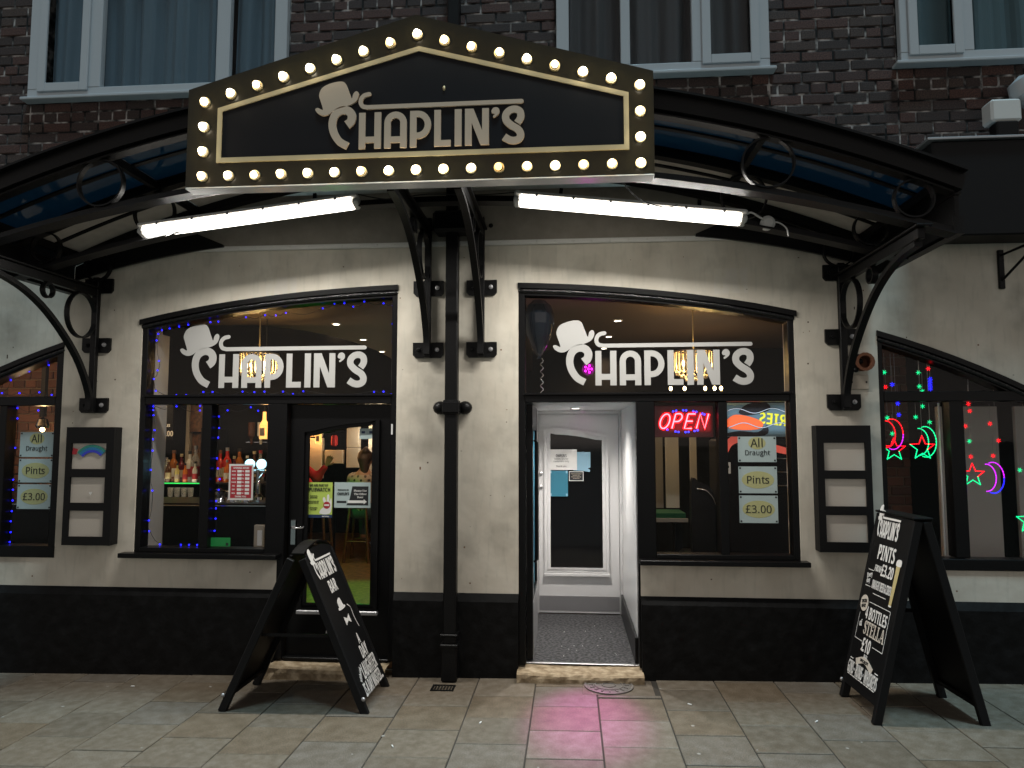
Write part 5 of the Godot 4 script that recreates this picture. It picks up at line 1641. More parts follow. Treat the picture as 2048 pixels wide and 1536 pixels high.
	for s in [[Vector3(-3.03, 1.78, -1.6), "glowing bottle-shaped hanging lamp beside the window post"], [Vector3(-3.7, 1.72, -5.0), "glowing bottle-shaped lamp far inside seen through the door glass"], [Vector3(-3.98, 1.72, -5.0), "second far bottle-shaped lamp close to the door stile"]]:
		t = thing("bottle_lamp", s[1], "hanging lamp", "bottle lamps", s[0])
		b = MB.new()
		b.lathe([Vector2(0, 0), Vector2(0.045, 0.0), Vector2(0.045, 0.14), Vector2(0.018, 0.19), Vector2(0.016, 0.27), Vector2(0, 0.27)], 14, s[0])
		part(t, "lamp_bottle", b, lamp_amber)
		pslab(t, "label", s[0].x - 0.025, s[0].x + 0.025, s[0].y + 0.03, s[0].y + 0.11, s[0].z + 0.0445, s[0].z + 0.047, mats.plate_cream)
		b = MB.new()
		b.tube([s[0] + Vector3(0, 0.26, 0), Vector3(s[0].x, 2.98, s[0].z)], 0.004, 5)
		part(t, "cord", b, mats.rubber)
		omni("bottle_lamp_light", s[0] + Vector3(0, 0.09, 0), 0.05, Color(1.0, 0.75, 0.45), 0.02)
	# beer taps on the counter
	t = thing("beer_tap", "chrome beer tap column with two glowing round badges on the counter", "beer tap", "", Vector3(-2.88, 1.225, -1.1))
	b = MB.new()
	b.lathe([Vector2(0.05, 1.225), Vector2(0.045, 1.25), Vector2(0.025, 1.28), Vector2(0.025, 1.5), Vector2(0, 1.52)], 14, Vector3(-2.85, 0, -1.1))
	b.slab(-2.98, -2.78, 1.46, 1.5, -1.12, -1.08, 0.01)
	part(t, "column", b, mats.chrome)
	var badge := glow("badge_glow", Color(0.75, 0.95, 1.0), 0.4)
	for x in [-2.93, -2.82]:
		b = MB.new()
		b.xf = Transform3D(Basis(Vector3.RIGHT, PI / 2), Vector3(x, 1.55, -1.09))
		b.lathe([Vector2(0, -0.01), Vector2(0.045, -0.01), Vector2(0.045, 0.01), Vector2(0, 0.012)], 18)
		part(t, "badge_lamp", b, badge)
		omni("badge_light", Vector3(x, 1.55, -1.04), 0.006, Color(0.75, 0.95, 1.0), 0.03)
	for x in [-2.95, -2.8]:
		b = MB.new()
		b.tube([Vector3(x, 1.46, -1.07), Vector3(x, 1.42, -1.0), Vector3(x, 1.36, -0.99)], 0.009, 7)
		part(t, "spout", b, mats.chrome)
	for i in 3:
		var at := Vector3(-3.12 + i * 0.13, 1.225, -0.9)
		b = MB.new()
		b.lathe([Vector2(0, 0), Vector2(0.06, 0.0), Vector2(0.05, 0.03), Vector2(0.06, 0.09), Vector2(0.02, 0.11), Vector2(0, 0.11)], 14, at)
		single("ice_bucket", b, mats.chrome, "%s chrome bowl on the counter below the beer taps" % ["first", "second", "third"][i], "bowl", "chrome bowls on the counter")
	t = thing("socket_box", "white socket box on the inner sill beside the door post", "socket box", "", Vector3(-2.45, 0.92, -0.25))
	pslab(t, "body", -2.49, -2.41, 0.92, 1.1, -0.28, -0.24, mats.plate_cream, 0.004)
	pslab(t, "cover", -2.46, -2.42, 0.94, 1.06, -0.24, -0.232, mats.white_gloss, 0.003)
	chandelier("glass chandelier hanging behind the white lettering beside the blue lights", Vector3(-2.92, 2.47, -1.2), 0.0)
	chandelier("glass chandelier hanging behind the white lettering above the red neon", Vector3(1.11, 2.45, -1.2), -0.02)
	for s in [[Vector3(-2.42, 2.98, -1.9), "recessed ceiling lamp nearest the chandelier by the blue lights"], [Vector3(-2.47, 2.98, -3.04), "middle recessed ceiling lamp of the row over the bar"], [Vector3(-2.55, 2.98, -4.2), "farthest recessed ceiling lamp of the row over the bar"], [Vector3(-3.35, 2.98, -3.85), "added ceiling lamp hidden behind the black bulkhead, fill for the far bar"], [Vector3(0.49, 2.98, -1.92), "recessed ceiling lamp nearest the balloon window"], [Vector3(0.46, 2.98, -3.03), "middle recessed ceiling lamp above the lobby roof"], [Vector3(0.45, 2.98, -4.1), "farthest recessed ceiling lamp above the lobby roof"]]:  # the lamp behind the bulkhead is added, hidden fill for the far bar
		downlight("ceiling_lamp", s[0], s[1], 0.25 if s[0].x < -3 or s[0].z > -2.0 else 0.5, Color(1.0, 0.85, 0.66))
	# seen through the glass of the closed door
	t = thing("white_cupboards", "tall white cupboards on the far wall seen through the door glass", "cupboards", "", Vector3(-3.4, 1.3, -5.1))
	for q in [[-3.31, -3.12, 1.66, 2.2], [-3.31, -3.12, 1.36, 1.655], [-3.64, -3.36, 1.42, 1.62], [-3.9, -3.68, 1.2, 1.8], [-3.92, -3.7, 1.82, 2.1], [-2.98, -2.85, 1.3, 2.0], [-2.8, -2.66, 1.3, 2.0]]:
		pslab(t, "cupboard_door", q[0], q[1], q[2], q[3], -5.2, -5.1, mats.case_paper, 0.006)
	b = MB.new()
	b.slab(-3.5, -3.42, 1.68, 1.84, -5.05, -4.95, 0.02)
	single("crimson_tin", b, mats.red_cloth, "crimson tin on the dark shelf above the white cupboard", "tin")
	for x in [-2.93, -2.75]:
		b = MB.new()
		b.ball(Vector3(x, 1.83, -4.95), Vector3(0.02, 0.02, 0.02), 8, 5)
		single("spot_bulb", b, mats.candle_glow, "small white spot bulb %s seen through the door glass" % ("over the seated person's head" if x < -2.8 else "nearest the door edge"), "spot bulb", "spot bulbs over the cupboards")
		omni("spot_bulb_light", Vector3(x, 1.83, -4.95), 0.05, Color(1.0, 0.92, 0.8), 0.015)
	for s in [[Vector3(-2.86, 0.132, -4.35), "wooden bar stool under the seated person in dotted shirt"], [Vector3(-3.33, 0.132, -4.0), "wooden bar stool with the green light strip beside it"]]:
		bar_stool(s[0], s[1])
	t = thing("high_table", "dark high table in front of the seated person", "table", "", Vector3(-3.05, 0.132, -4.9))
	pslab(t, "table_top", -3.5, -2.5, 1.08, 1.12, -5.1, -4.72, mats.leather, 0.005)
	for x in [-3.45, -2.55]:
		pslab(t, "leg", x - 0.03, x + 0.03, 0.132, 1.08, -5.0, -4.9, mats.leather)
	b = MB.new()
	b.tube([Vector3(-3.18, 0.8, -4.0), Vector3(-3.18, 1.12, -4.0)], 0.03, 10)
	single("green_lamp", b, glow("green_tube", Color(0.05, 0.8, 0.25), 0.2), "vertical green glowing lamp strip between the bar stools", "lamp")
	omni("green_lamp_light", Vector3(-3.18, 0.96, -3.9), 0.05, Color(0.1, 1.0, 0.3), 0.05)
	t = thing("unseen_green_spot", "unseen ceiling spotlight placed to throw green light on the wooden floor", "spotlight", "", Vector3(-1.7, 2.9, -2.6))  # out of view, placed to light the floor green
	b = MB.new()
	b.lathe([Vector2(0, 2.84), Vector2(0.04, 2.84), Vector2(0.04, 2.98), Vector2(0, 2.98)], 12, Vector3(-1.7, 0, -2.6))
	part(t, "can", b, mats.rubber)
	var sp := SpotLight3D.new()
	sp.name = "unseen_green_light"; sp.position = Vector3(-1.7, 2.82, -2.6); sp.spot_angle = 22.0; sp.spot_angle_attenuation = 0.5; sp.light_energy = 2.0; sp.light_color = Color(0.15, 1.0, 0.3); sp.light_size = 0.03; sp.shadow_enabled = true; sp.spot_range = 30; sp.spot_attenuation = 2
	add_child(sp)
	sp.look_at_from_position(sp.position, Vector3(-2.15, 0.13, -2.15), Vector3.RIGHT)
	# behind the eastern window
	t = thing("white_screen", "tall white panels standing in the dark room below the red neon", "screen", "", Vector3(1.1, 0.9, -2.6))
	pslab(t, "panel", 1.021, 1.157, 1.05, 1.9, -2.55, -2.5, mats.white_paint)
	pslab(t, "panel", 1.279, 1.345, 1.04, 1.86, -2.55, -2.5, mats.white_paint)
	pslab(t, "panel", 0.92, 1.015, 1.03, 1.9, -2.75, -2.7, mats.grey_panel)
	t = thing("pool_table", "pool table edge with green cloth below the white panels", "pool table", "", Vector3(0.9, 0.132, -2.2))
	pslab(t, "bed", 0.6, 1.15, 0.98, 1.04, -2.45, -2.05, mats.felt, 0.004)
	pslab(t, "cushion_rail", 0.58, 1.17, 0.95, 0.99, -2.06, -2.03, mats.grey_panel, 0.004)
	for x in [0.64, 1.1]:
		pslab(t, "leg", x - 0.04, x + 0.04, 0.132, 0.95, -2.3, -2.2, mats.leather)
	t = thing("lounge_chair", "black leather chair back with a chrome arm in the dark window", "chair", "", Vector3(1.2, 0.132, -1.5))
	b = MB.new()
	b.prism(PackedVector2Array(curve([Vector2(1.12, 0.7), Vector2(1.12, 1.37), Vector2(1.2, 1.375), Vector2(1.29, 1.33), Vector2(1.33, 1.2), Vector2(1.33, 0.7)], 4)), -1.6, -1.5)
	part(t, "backrest", b, mats.leather)
	pslab(t, "seat", 1.05, 1.4, 0.6, 0.72, -1.9, -1.45, mats.leather, 0.03)
	b = MB.new()
	b.tube(curve([Vector3(1.17, 1.32, -1.48), Vector3(1.24, 1.31, -1.46), Vector3(1.3, 1.25, -1.45), Vector3(1.33, 1.18, -1.45)], 4), 0.007, 6)
	part(t, "chrome_arm", b, mats.chrome)
	for x in [1.1, 1.36]:
		pslab(t, "leg", x - 0.015, x + 0.015, 0.132, 0.6, -1.6, -1.56, mats.chrome)
	t = thing("games_machine", "games machine with a pale top sign and orange flames behind the offer sheets", "games machine", "", Vector3(1.66, 0.132, -1.35))
	pslab(t, "cabinet", 1.34, 1.98, 0.132, 1.78, -1.8, -1.3, mats.leather, 0.02)
	pslab(t, "top_sign", 1.36, 1.95, 1.8, 2.1, -1.35, -1.22, glow("sign_pale", Color(0.36, 0.45, 0.47), 0.07), 0.02)
	words_on(t, "lettering", "SERIES", Transform3D(Basis(Vector3(-1, 0.12, 0), Vector3(0.1, 1, 0), Vector3(0, 0, 1)), Vector3(1.86, 1.945, -1.2165)), 0.1, glow("sign_yellow", Color(0.85, 0.8, 0.12), 0.2), 0.85, true)  # mirrored letters imitate a warped reflection as solid lettering
	var orange := glow("flame_orange", Color(0.9, 0.36, 0.12), 0.18)
	var pink := glow("flame_pink", Color(0.85, 0.36, 0.3), 0.16)
	for q in [[[1.37, 1.9, 1.45, 1.99, 1.58, 1.98, 1.7, 1.93, 1.68, 1.87, 1.5, 1.86], orange, -1.219], [[1.36, 1.68, 1.42, 1.78, 1.5, 1.82, 1.52, 1.76, 1.45, 1.72, 1.4, 1.64], pink, -1.299], [[1.55, 1.74, 1.68, 1.81, 1.8, 1.74, 1.95, 1.69, 1.95, 1.64, 1.75, 1.68, 1.6, 1.7], pink, -1.299]]:
		var poly := []
		for i in range(0, q[0].size(), 2):
			poly.append(Vector2(q[0][i], q[0][i + 1]))
		b = MB.new()
		b.prism(PackedVector2Array(curve(poly, 4, true)), q[2], q[2] + 0.004)
		part(t, "flame_picture_light", b, q[1])
	for q in [[1.5, 2.02, 1.58, 2.09, 1.74, 2.1, 1.77, 2.04, 1.66, 2.0, 1.55, 1.99], [1.36, 1.82, 1.5, 1.85, 1.66, 1.84, 1.74, 1.9, 1.72, 1.81, 1.4, 1.803]]:
		var poly := []
		for i in range(0, q.size(), 2):
			poly.append(Vector2(q[i], q[i + 1]))
		b = MB.new()
		b.prism(PackedVector2Array(curve(poly, 4, true)), -1.218, -1.213)
		part(t, "dark_shape", b, mats.leather)
	for y in [2.03, 1.9]:
		b = MB.new()
		var wave := []
		for i in 24: wave.append(Vector3(1.37 + i * 0.025, y + 0.022 * sin(i * 0.5 + y * 9.0), -1.208))
		b.tube(wave, 0.005, 6)
		part(t, "chrome_trim", b, mats.chrome)
	for y in [1.6, 1.48, 1.36]:
		pslab(t, "chrome_strip", 1.5, 1.97, y, y + 0.012, -1.3, -1.28, mats.chrome, 0.003)
	area("machine_sign_lamp", Vector3(1.66, 1.95, -1.19), Basis(Vector3.UP, 0.0), Vector2(0.5, 0.2), 0.012, Color(0.8, 0.9, 1.0))
	t = thing("small_poster", "small white poster with a black mark beside the games machine", "poster", "", Vector3(1.35, 1.4, -1.28))
	pslab(t, "sheet", 1.375, 1.435, 1.47, 1.57, -1.298, -1.294, mats.paper_white)
	pslab(t, "mark", 1.39, 1.42, 1.52, 1.54, -1.294, -1.292, mats.ink)
	# magenta lamp and candle bulbs seen over the lobby roof
	t = thing("magenta_lamp", "cluster of magenta LEDs glowing behind the window above the doorway", "LED lamp", "", Vector3(0.16, 2.37, -0.8))
	b = MB.new()
	b.xf = Transform3D(Basis(Vector3.RIGHT, PI / 2), Vector3(0.16, 2.375, -0.82))
	b.lathe([Vector2(0, -0.1), Vector2(0.05, -0.1), Vector2(0.056, 0.0), Vector2(0.05, 0.0), Vector2(0.045, -0.01), Vector2(0, -0.01)], 16)
	part(t, "can", b, mats.rubber)
	var mag := glow("magenta_led", Color(1.0, 0.12, 0.9), 1.6)
	for k in 6:
		var a := TAU * k / 5
		var r := 0.03 if k < 5 else 0.0
		b = MB.new()
		b.ball(Vector3(0.16 + cos(a) * r, 2.375 + sin(a) * r, -0.822), Vector3(0.009, 0.009, 0.006), 8, 5)
		part(t, "led_bulb", b, mag)
	omni("magenta_lamp_light", Vector3(0.16, 2.375, -0.79), 0.02, Color(1.0, 0.15, 0.9), 0.03)
	# unseen magenta lamp, placed in the lobby ceiling to colour the paving
	t = thing("unseen_magenta_spot", "unseen magenta spotlight in the lobby ceiling, placed to colour the paving", "spotlight", "", Vector3(0.12, 2.03, -1.5))
	b = MB.new()
	b.lathe([Vector2(0.024, 2.034), Vector2(0.024, 2.05)], 14, Vector3(0.12, 0, -1.5))
	part(t, "bezel", b, mats.white_gloss)
	b = MB.new()
	b.lathe([Vector2(0.0, 2.042), Vector2(0.022, 2.042), Vector2(0.022, 2.046)], 14, Vector3(0.12, 0, -1.5))
	part(t, "lamp_lens", b, glow("magenta_lens", Color(1.0, 0.2, 0.85), 1.2))
	sp = SpotLight3D.new()
	sp.name = "unseen_magenta_light"; sp.spot_angle = 9.0; sp.spot_angle_attenuation = 1.0; sp.light_energy = 2.3; sp.light_color = Color(1.0, 0.3, 0.82); sp.light_size = 0.05; sp.shadow_enabled = true; sp.spot_range = 30; sp.spot_attenuation = 2
	add_child(sp)
	sp.look_at_from_position(Vector3(0.12, 1.97, -1.5), Vector3(0.09, 0.07, 0.74), Vector3.RIGHT)
	for i in 5:
		var x: float = [1.1, 1.25, 1.47, 1.57, 1.64][i]
		b = MB.new()
		b.ball(Vector3(x, 2.33, -2.6), Vector3(0.016, 0.024, 0.016), 8, 5)
		t = thing("candle_lamp", "%s pinkish candle bulb of the row behind the lettering's end" % ["first", "second", "third", "fourth", "fifth"][i], "candle bulb", "candle bulbs in a row", Vector3(x, 2.2, -2.6))
		part(t, "bulb", b, mats.candle_glow)
		pslab(t, "holder", x - 0.008, x + 0.008, 2.2, 2.31, -2.61, -2.59, mats.gold)
		omni("candle_lamp_light", Vector3(x, 2.33, -2.6), 0.02, Color(1.0, 0.8, 0.65), 0.012)
	pslab(self, "candle_rail", 1.0, 1.75, 2.185, 2.2, -2.63, -2.57, mats.gold, 0.003)
	tag(get_node("candle_rail"), "thin brass rail that carries the row of candle bulbs", "rail")
	# balloon
	t = thing("balloon", "black foil balloon with a curled ribbon in the corner of the upper pane", "balloon", "", Vector3(-0.236, 2.2, -0.26))
	b = MB.new()
	b.lathe([Vector2(0.0, 2.87), Vector2(0.05, 2.86), Vector2(0.095, 2.82), Vector2(0.12, 2.75), Vector2(0.12, 2.67), Vector2(0.1, 2.58), Vector2(0.065, 2.5), Vector2(0.03, 2.44), Vector2(0.012, 2.42), Vector2(0.022, 2.4), Vector2(0, 2.4)].map(func(q): return q), 22, Vector3(-0.236, 0, -0.26))
	part(t, "balloon_skin", b, mats.balloon_black)
	var rib := []
	for i in 24:
		rib.append(Vector3(-0.215 + 0.012 * sin(i * 1.3), 2.4 - i * 0.0115, -0.26 + 0.012 * cos(i * 1.3)))
	b = MB.new()
	b.tube(rib, 0.003, 5)
	part(t, "ribbon", b, mats.chrome)
	# behind the outer windows: brick piers and pale panels
	for s in [[-5.75, -4.85, -1.3, "warm red brick pier inside the window with blue lights and offer sheets"], [2.78, 3.08, -1.5, "dark brick pier inside the window with star lights"]]:
		t = thing("brick_pier", s[3], "brick pier", "brick piers inside the bar", Vector3((s[0] + s[1]) / 2, 0.132, s[2] - 0.1))
		pslab(t, "mortar_core", s[0] + 0.004, s[1] - 0.004, 0.132, 2.98, s[2] - 0.24, s[2] - 0.012, mats.warm_mortar)
		lay(t, s[0], s[1], 0.68, 2.7, s[2] - 0.02, 0.084, 0.235, "warm_brick", 4, func(_x, _y): return true)
	for q in [[3.18, 3.32, "narrow grey panel beside the lead strip in the star light window"], [3.363, 3.678, "broad pale grey panel behind the lone blue moon light"], [3.82, 4.1, "grey panel at the edge of the star light window"]]:
		b = MB.new()
		b.slab(q[0], q[1], 0.15, 2.06, -1.24, -1.2, 0.004)
		single("screen_panel", b, mats.white_paint, q[2], "panel", "grey panels in the dark window")
	t = thing("wall_lantern", "chrome lantern on the brick behind the offer sheets", "lantern", "", Vector3(-4.78, 1.9, -0.95))
	b = MB.new()
	b.lathe([Vector2(0.0, 1.88), Vector2(0.05, 1.88), Vector2(0.06, 1.9), Vector2(0.04, 1.96), Vector2(0, 1.98)], 12, Vector3(-4.82, 0, -0.9))
	part(t, "hood", b, mats.chrome)
	b = MB.new()
	b.ball(Vector3(-4.82, 1.865, -0.9), Vector3(0.02, 0.02, 0.02), 8, 5)
	part(t, "bulb", b, mats.candle_glow)
	pslab(t, "bar", -4.84, -4.8, 1.98, 2.98, -0.92, -0.88, mats.rubber)
	omni("lantern_and_fill_light", Vector3(-4.82, 1.865, -0.9), 0.1, Color(1.0, 0.82, 0.6), 0.015)
	omni("lantern_and_fill_light", Vector3(-5.3, 2.4, -0.6), 0.12, Color(1.0, 0.8, 0.58), 0.05)  # fill light with no lantern here, added for the brick pier

func bar_stool(at: Vector3, label: String) -> void:
	var t := thing("bar_stool", label, "bar stool", "wooden bar stools", at)
	var b := MB.new()
	b.lathe([Vector2(0, 0.72), Vector2(0.16, 0.72), Vector2(0.17, 0.74), Vector2(0.16, 0.77), Vector2(0, 0.77)], 18, at)
	part(t, "seat", b, mats.wood)
	for s in [[-1, -1], [1, -1], [1, 1], [-1, 1]]:
		b = MB.new()
		b.tube([at + Vector3(s[0] * 0.17, 0, s[1] * 0.17), at + Vector3(s[0] * 0.11, 0.72, s[1] * 0.11)], 0.018, 7)
		part(t, "leg", b, mats.wood)
	for k in 4:
		b = MB.new()
		var c := [Vector3(-0.15, 0.28, -0.15), Vector3(0.15, 0.28, -0.15), Vector3(0.15, 0.28, 0.15), Vector3(-0.15, 0.28, 0.15)]
		b.tube([at + c[k], at + c[(k + 1) % 4]], 0.012, 6)
		part(t, "rung", b, mats.wood)

# ---------------------------------------------------------------- people: smooth bodies meshed from tapered limbs
func flesh(parent: Node3D, called: String, bones: Array, cell: float, k: float, m: Material) -> MeshInstance3D:
	var lo := Vector3.INF; var hi := -Vector3.INF
	for b in bones:
		for e in [[b[0], b[2]], [b[1], b[3]]]:
			lo = lo.min(e[0] - Vector3.ONE * (e[1] + 3 * cell)); hi = hi.max(e[0] + Vector3.ONE * (e[1] + 3 * cell))
	var nx := int((hi.x - lo.x) / cell) + 2; var ny := int((hi.y - lo.y) / cell) + 2; var nz := int((hi.z - lo.z) / cell) + 2
	var f := PackedFloat32Array()
	f.resize(nx * ny * nz); f.fill(9.0)
	for b in bones:
		var a: Vector3 = b[0]; var e: Vector3 = b[1]
		var ab := e - a
		var l2 := maxf(ab.length_squared(), 1e-9)
		var rr: float = maxf(b[2], b[3]) + k + 2.5 * cell
		var p0 := ((a.min(e) - Vector3.ONE * rr - lo) / cell).floor(); var p1 := ((a.max(e) + Vector3.ONE * rr - lo) / cell).ceil()
		for z in range(maxi(0, int(p0.z)), mini(nz, int(p1.z))):
			for y in range(maxi(0, int(p0.y)), mini(ny, int(p1.y))):
				for x in range(maxi(0, int(p0.x)), mini(nx, int(p1.x))):
					var p := lo + Vector3(x, y, z) * cell
					var t := clampf((p - a).dot(ab) / l2, 0.0, 1.0)
					var d: float = p.distance_to(a + ab * t) - lerpf(b[2], b[3], t)
					var i := (z * ny + y) * nx + x
					var o := f[i]
					var h := maxf(k - absf(o - d), 0.0) / k
					f[i] = minf(o, d) - h * h * k * 0.25
	var where := {}
	var norm := {}
	var ofs := [0, 1, nx, nx + 1, nx * ny, nx * ny + 1, nx * ny + nx, nx * ny + nx + 1]
	for z in nz - 1:
		for y in ny - 1:
			for x in nx - 1:
				var i := (z * ny + y) * nx + x
				var mask := 0
				for c in 8:
					if f[i + ofs[c]] < 0.0: mask |= 1 << c
				if mask == 0 or mask == 255:
					continue
				var s := Vector3.ZERO; var cnt := 0
				for e in [[0, 1], [2, 3], [4, 5], [6, 7], [0, 2], [1, 3], [4, 6], [5, 7], [0, 4], [1, 5], [2, 6], [3, 7]]:
					var va := f[i + ofs[e[0]]]; var vb := f[i + ofs[e[1]]]
					if (va < 0.0) != (vb < 0.0):
						var t := va / (va - vb)
						var ca := Vector3(e[0] & 1, (e[0] >> 1) & 1, (e[0] >> 2) & 1); var cb := Vector3(e[1] & 1, (e[1] >> 1) & 1, (e[1] >> 2) & 1)
						s += ca.lerp(cb, t); cnt += 1
				where[i] = lo + (Vector3(x, y, z) + s / cnt) * cell
				norm[i] = Vector3(f[i + 1] + f[i + ofs[3]] + f[i + ofs[5]] + f[i + ofs[7]] - f[i] - f[i + ofs[2]] - f[i + ofs[4]] - f[i + ofs[6]], f[i + ofs[2]] + f[i + ofs[3]] + f[i + ofs[6]] + f[i + ofs[7]] - f[i] - f[i + 1] - f[i + ofs[4]] - f[i + ofs[5]], f[i + ofs[4]] + f[i + ofs[5]] + f[i + ofs[6]] + f[i + ofs[7]] - f[i] - f[i + 1] - f[i + ofs[2]] - f[i + ofs[3]]).normalized()
	var mb := MB.new()
	for i in where:
		for ax in [[1, nx, nx * ny], [nx, nx * ny, 1], [nx * ny, 1, nx]]:
			var va: float = f[i]; var vb: float = f[i + ax[0]]
			if (va < 0.0) == (vb < 0.0): continue
			var q := [i, i - ax[1], i - ax[1] - ax[2], i - ax[2]]
			if not (where.has(q[1]) and where.has(q[2]) and where.has(q[3])): continue
			if va > 0.0: q.reverse()
			var want: Vector3 = norm[q[0]]
			if (where[q[1]] - where[q[0]]).cross(where[q[2]] - where[q[0]]).dot(want) < 0: q.reverse()
			mb.quad_n(where[q[0]], where[q[1]], where[q[2]], where[q[3]], norm[q[0]], norm[q[1]], norm[q[2]], norm[q[3]])
	return part(parent, called, mb, m)

func make_people() -> void:
	# seated on the stool with the back to the window
	var o := Vector3(-2.83, 0.15, -4.42)
	var t := thing("person", "person with brown hair seated at the high table in a dotted blouse, back turned", "person", "people in the bar", o)
	var at := func(x: float, y: float, z: float) -> Vector3: return o + Vector3(x, y, z)
	var b := []
	var add := func(p: Vector3, q: Vector3, r0: float, r1: float) -> void: b.append([p, q, r0, r1])
	add.call(at.call(0, 1.33, -0.02), at.call(0, 1.39, -0.04), 0.085, 0.09)   # head, chin, nose
	add.call(at.call(0, 1.29, -0.08), at.call(0, 1.33, -0.06), 0.05, 0.07)
	add.call(at.call(0, 1.335, -0.135), at.call(0, 1.36, -0.125), 0.014, 0.01)
	add.call(at.call(0, 1.16, 0.0), at.call(0, 1.3, -0.02), 0.06, 0.055)
	for s in [-1.0, 1.0]:
		add.call(at.call(s * 0.088, 1.34, -0.03), at.call(s * 0.09, 1.37, -0.03), 0.02, 0.02)
		add.call(at.call(s * 0.17, 1.1, 0.0), at.call(s * 0.23, 0.86, -0.06), 0.048, 0.038)
		add.call(at.call(s * 0.23, 0.86, -0.06), at.call(s * 0.12, 0.97, -0.28), 0.036, 0.026)
		add.call(at.call(s * 0.09, 0.66, 0.0), at.call(s * 0.12, 0.64, -0.4), 0.09, 0.062)
		add.call(at.call(s * 0.12, 0.64, -0.4), at.call(s * 0.1, 0.28, -0.32), 0.06, 0.04)
		add.call(at.call(s * 0.1, 0.27, -0.32), at.call(s * 0.1, 0.24, -0.46), 0.04, 0.035)
	add.call(at.call(0, 0.68, 0.02), at.call(0, 1.1, 0.03), 0.13, 0.13)
	flesh(t, "body", b, 0.022, 0.04, mats.skin)
	for s in [-1.0, 1.0]:
		hand(t, at.call(s * 0.12, 0.97, -0.28), Vector3(-s * 0.4, 0.05, -1), Vector3(-s, 0, 0.4), mats.skin)
	b.clear()
	add.call(at.call(0, 0.72, 0.03), at.call(0, 1.05, 0.03), 0.16, 0.155)
	add.call(at.call(-0.14, 1.08, 0.01), at.call(0.14, 1.08, 0.01), 0.085, 0.085)
	for s in [-1.0, 1.0]:
		add.call(at.call(s * 0.16, 1.09, 0.0), at.call(s * 0.235, 0.86, -0.06), 0.075, 0.06)
		add.call(at.call(s * 0.235, 0.86, -0.06), at.call(s * 0.17, 0.92, -0.18), 0.058, 0.05)
	flesh(t, "blouse", b, 0.022, 0.05, dotted())
	b.clear()
	for s in [-1.0, 1.0]:
		add.call(at.call(s * 0.09, 0.67, 0.02), at.call(s * 0.12, 0.64, -0.4), 0.115, 0.08)
		add.call(at.call(s * 0.12, 0.64, -0.4), at.call(s * 0.1, 0.32, -0.32), 0.075, 0.058)
	add.call(at.call(-0.06, 0.68, 0.04), at.call(0.06, 0.68, 0.04), 0.14, 0.14)
	flesh(t, "trousers", b, 0.024, 0.04, mats.denim)
	b.clear()
	add.call(at.call(0, 1.38, -0.01), at.call(0, 1.4, -0.02), 0.104, 0.1)
	add.call(at.call(0, 1.34, 0.05), at.call(0.03, 1.15, 0.09), 0.075, 0.045)
	add.call(at.call(0.02, 1.47, 0.05), at.call(0.03, 1.49, 0.05), 0.045, 0.04)
	flesh(t, "hair", b, 0.018, 0.04, mats.hair)
	# standing behind the door stile, one red sleeve reaching out
	o = Vector3(-3.86, 0.15, -4.62)
	var u := thing("person", "person in a red jumper standing behind the door stile, one arm reaching out", "person", "people in the bar", o)
	var o2 := o
	at = func(x: float, y: float, z: float) -> Vector3: return o2 + Vector3(x, y, z)
	b.clear()
	add.call(at.call(0, 1.56, 0), at.call(0.01, 1.61, 0), 0.088, 0.092)
	add.call(at.call(0.05, 1.51, 0), at.call(0.05, 1.55, 0), 0.05, 0.065)
	add.call(at.call(0.115, 1.55, 0), at.call(0.1, 1.58, 0), 0.014, 0.01)
	add.call(at.call(-0.01, 1.38, 0), at.call(0, 1.52, 0), 0.06, 0.055)
	add.call(at.call(0, 0.95, 0), at.call(0, 1.32, 0), 0.13, 0.13)
	for s in [-1.0, 1.0]:
		add.call(at.call(0.0, 1.57, s * 0.09), at.call(0.0, 1.6, s * 0.09), 0.02, 0.02)
		add.call(at.call(0, 0.92, s * 0.09), at.call(0.02, 0.5, s * 0.1), 0.09, 0.062)
		add.call(at.call(0.02, 0.5, s * 0.1), at.call(-0.02, 0.07, s * 0.1), 0.058, 0.04)
		add.call(at.call(-0.02, 0.04, s * 0.1), at.call(0.15, 0.03, s * 0.11), 0.045, 0.035)
	add.call(at.call(0.02, 1.33, 0.16), at.call(0.36, 1.1, 0.2), 0.05, 0.042)
	add.call(at.call(0.36, 1.1, 0.2), at.call(0.49, 1.27, 0.22), 0.04, 0.027)
	add.call(at.call(0, 1.33, -0.17), at.call(0.04, 1.04, -0.22), 0.05, 0.042)
	add.call(at.call(0.04, 1.04, -0.22), at.call(0.2, 0.92, -0.2), 0.04, 0.027)
	flesh(u, "body", b, 0.022, 0.04, mats.skin)
	hand(u, at.call(0.49, 1.27, 0.22), Vector3(0.5, 0.85, 0.1), Vector3(-0.7, 0.5, 0.3), mats.skin)
	hand(u, at.call(0.2, 0.92, -0.2), Vector3(1, -0.3, 0), Vector3(0, 0, 1), mats.skin)
	b.clear()
	add.call(at.call(0, 0.92, 0), at.call(0, 1.28, 0), 0.15, 0.15)
	add.call(at.call(0, 1.32, -0.15), at.call(0, 1.32, 0.15), 0.085, 0.085)
	add.call(at.call(0.02, 1.33, 0.16), at.call(0.36, 1.1, 0.2), 0.072, 0.06)
	add.call(at.call(0.36, 1.1, 0.2), at.call(0.47, 1.24, 0.218), 0.058, 0.042)
	add.call(at.call(0, 1.33, -0.17), at.call(0.04, 1.04, -0.22), 0.072, 0.06)
	add.call(at.call(0.04, 1.04, -0.22), at.call(0.17, 0.94, -0.2), 0.058, 0.042)
	flesh(u, "jumper", b, 0.02, 0.05, mats.red_cloth)
	b.clear()
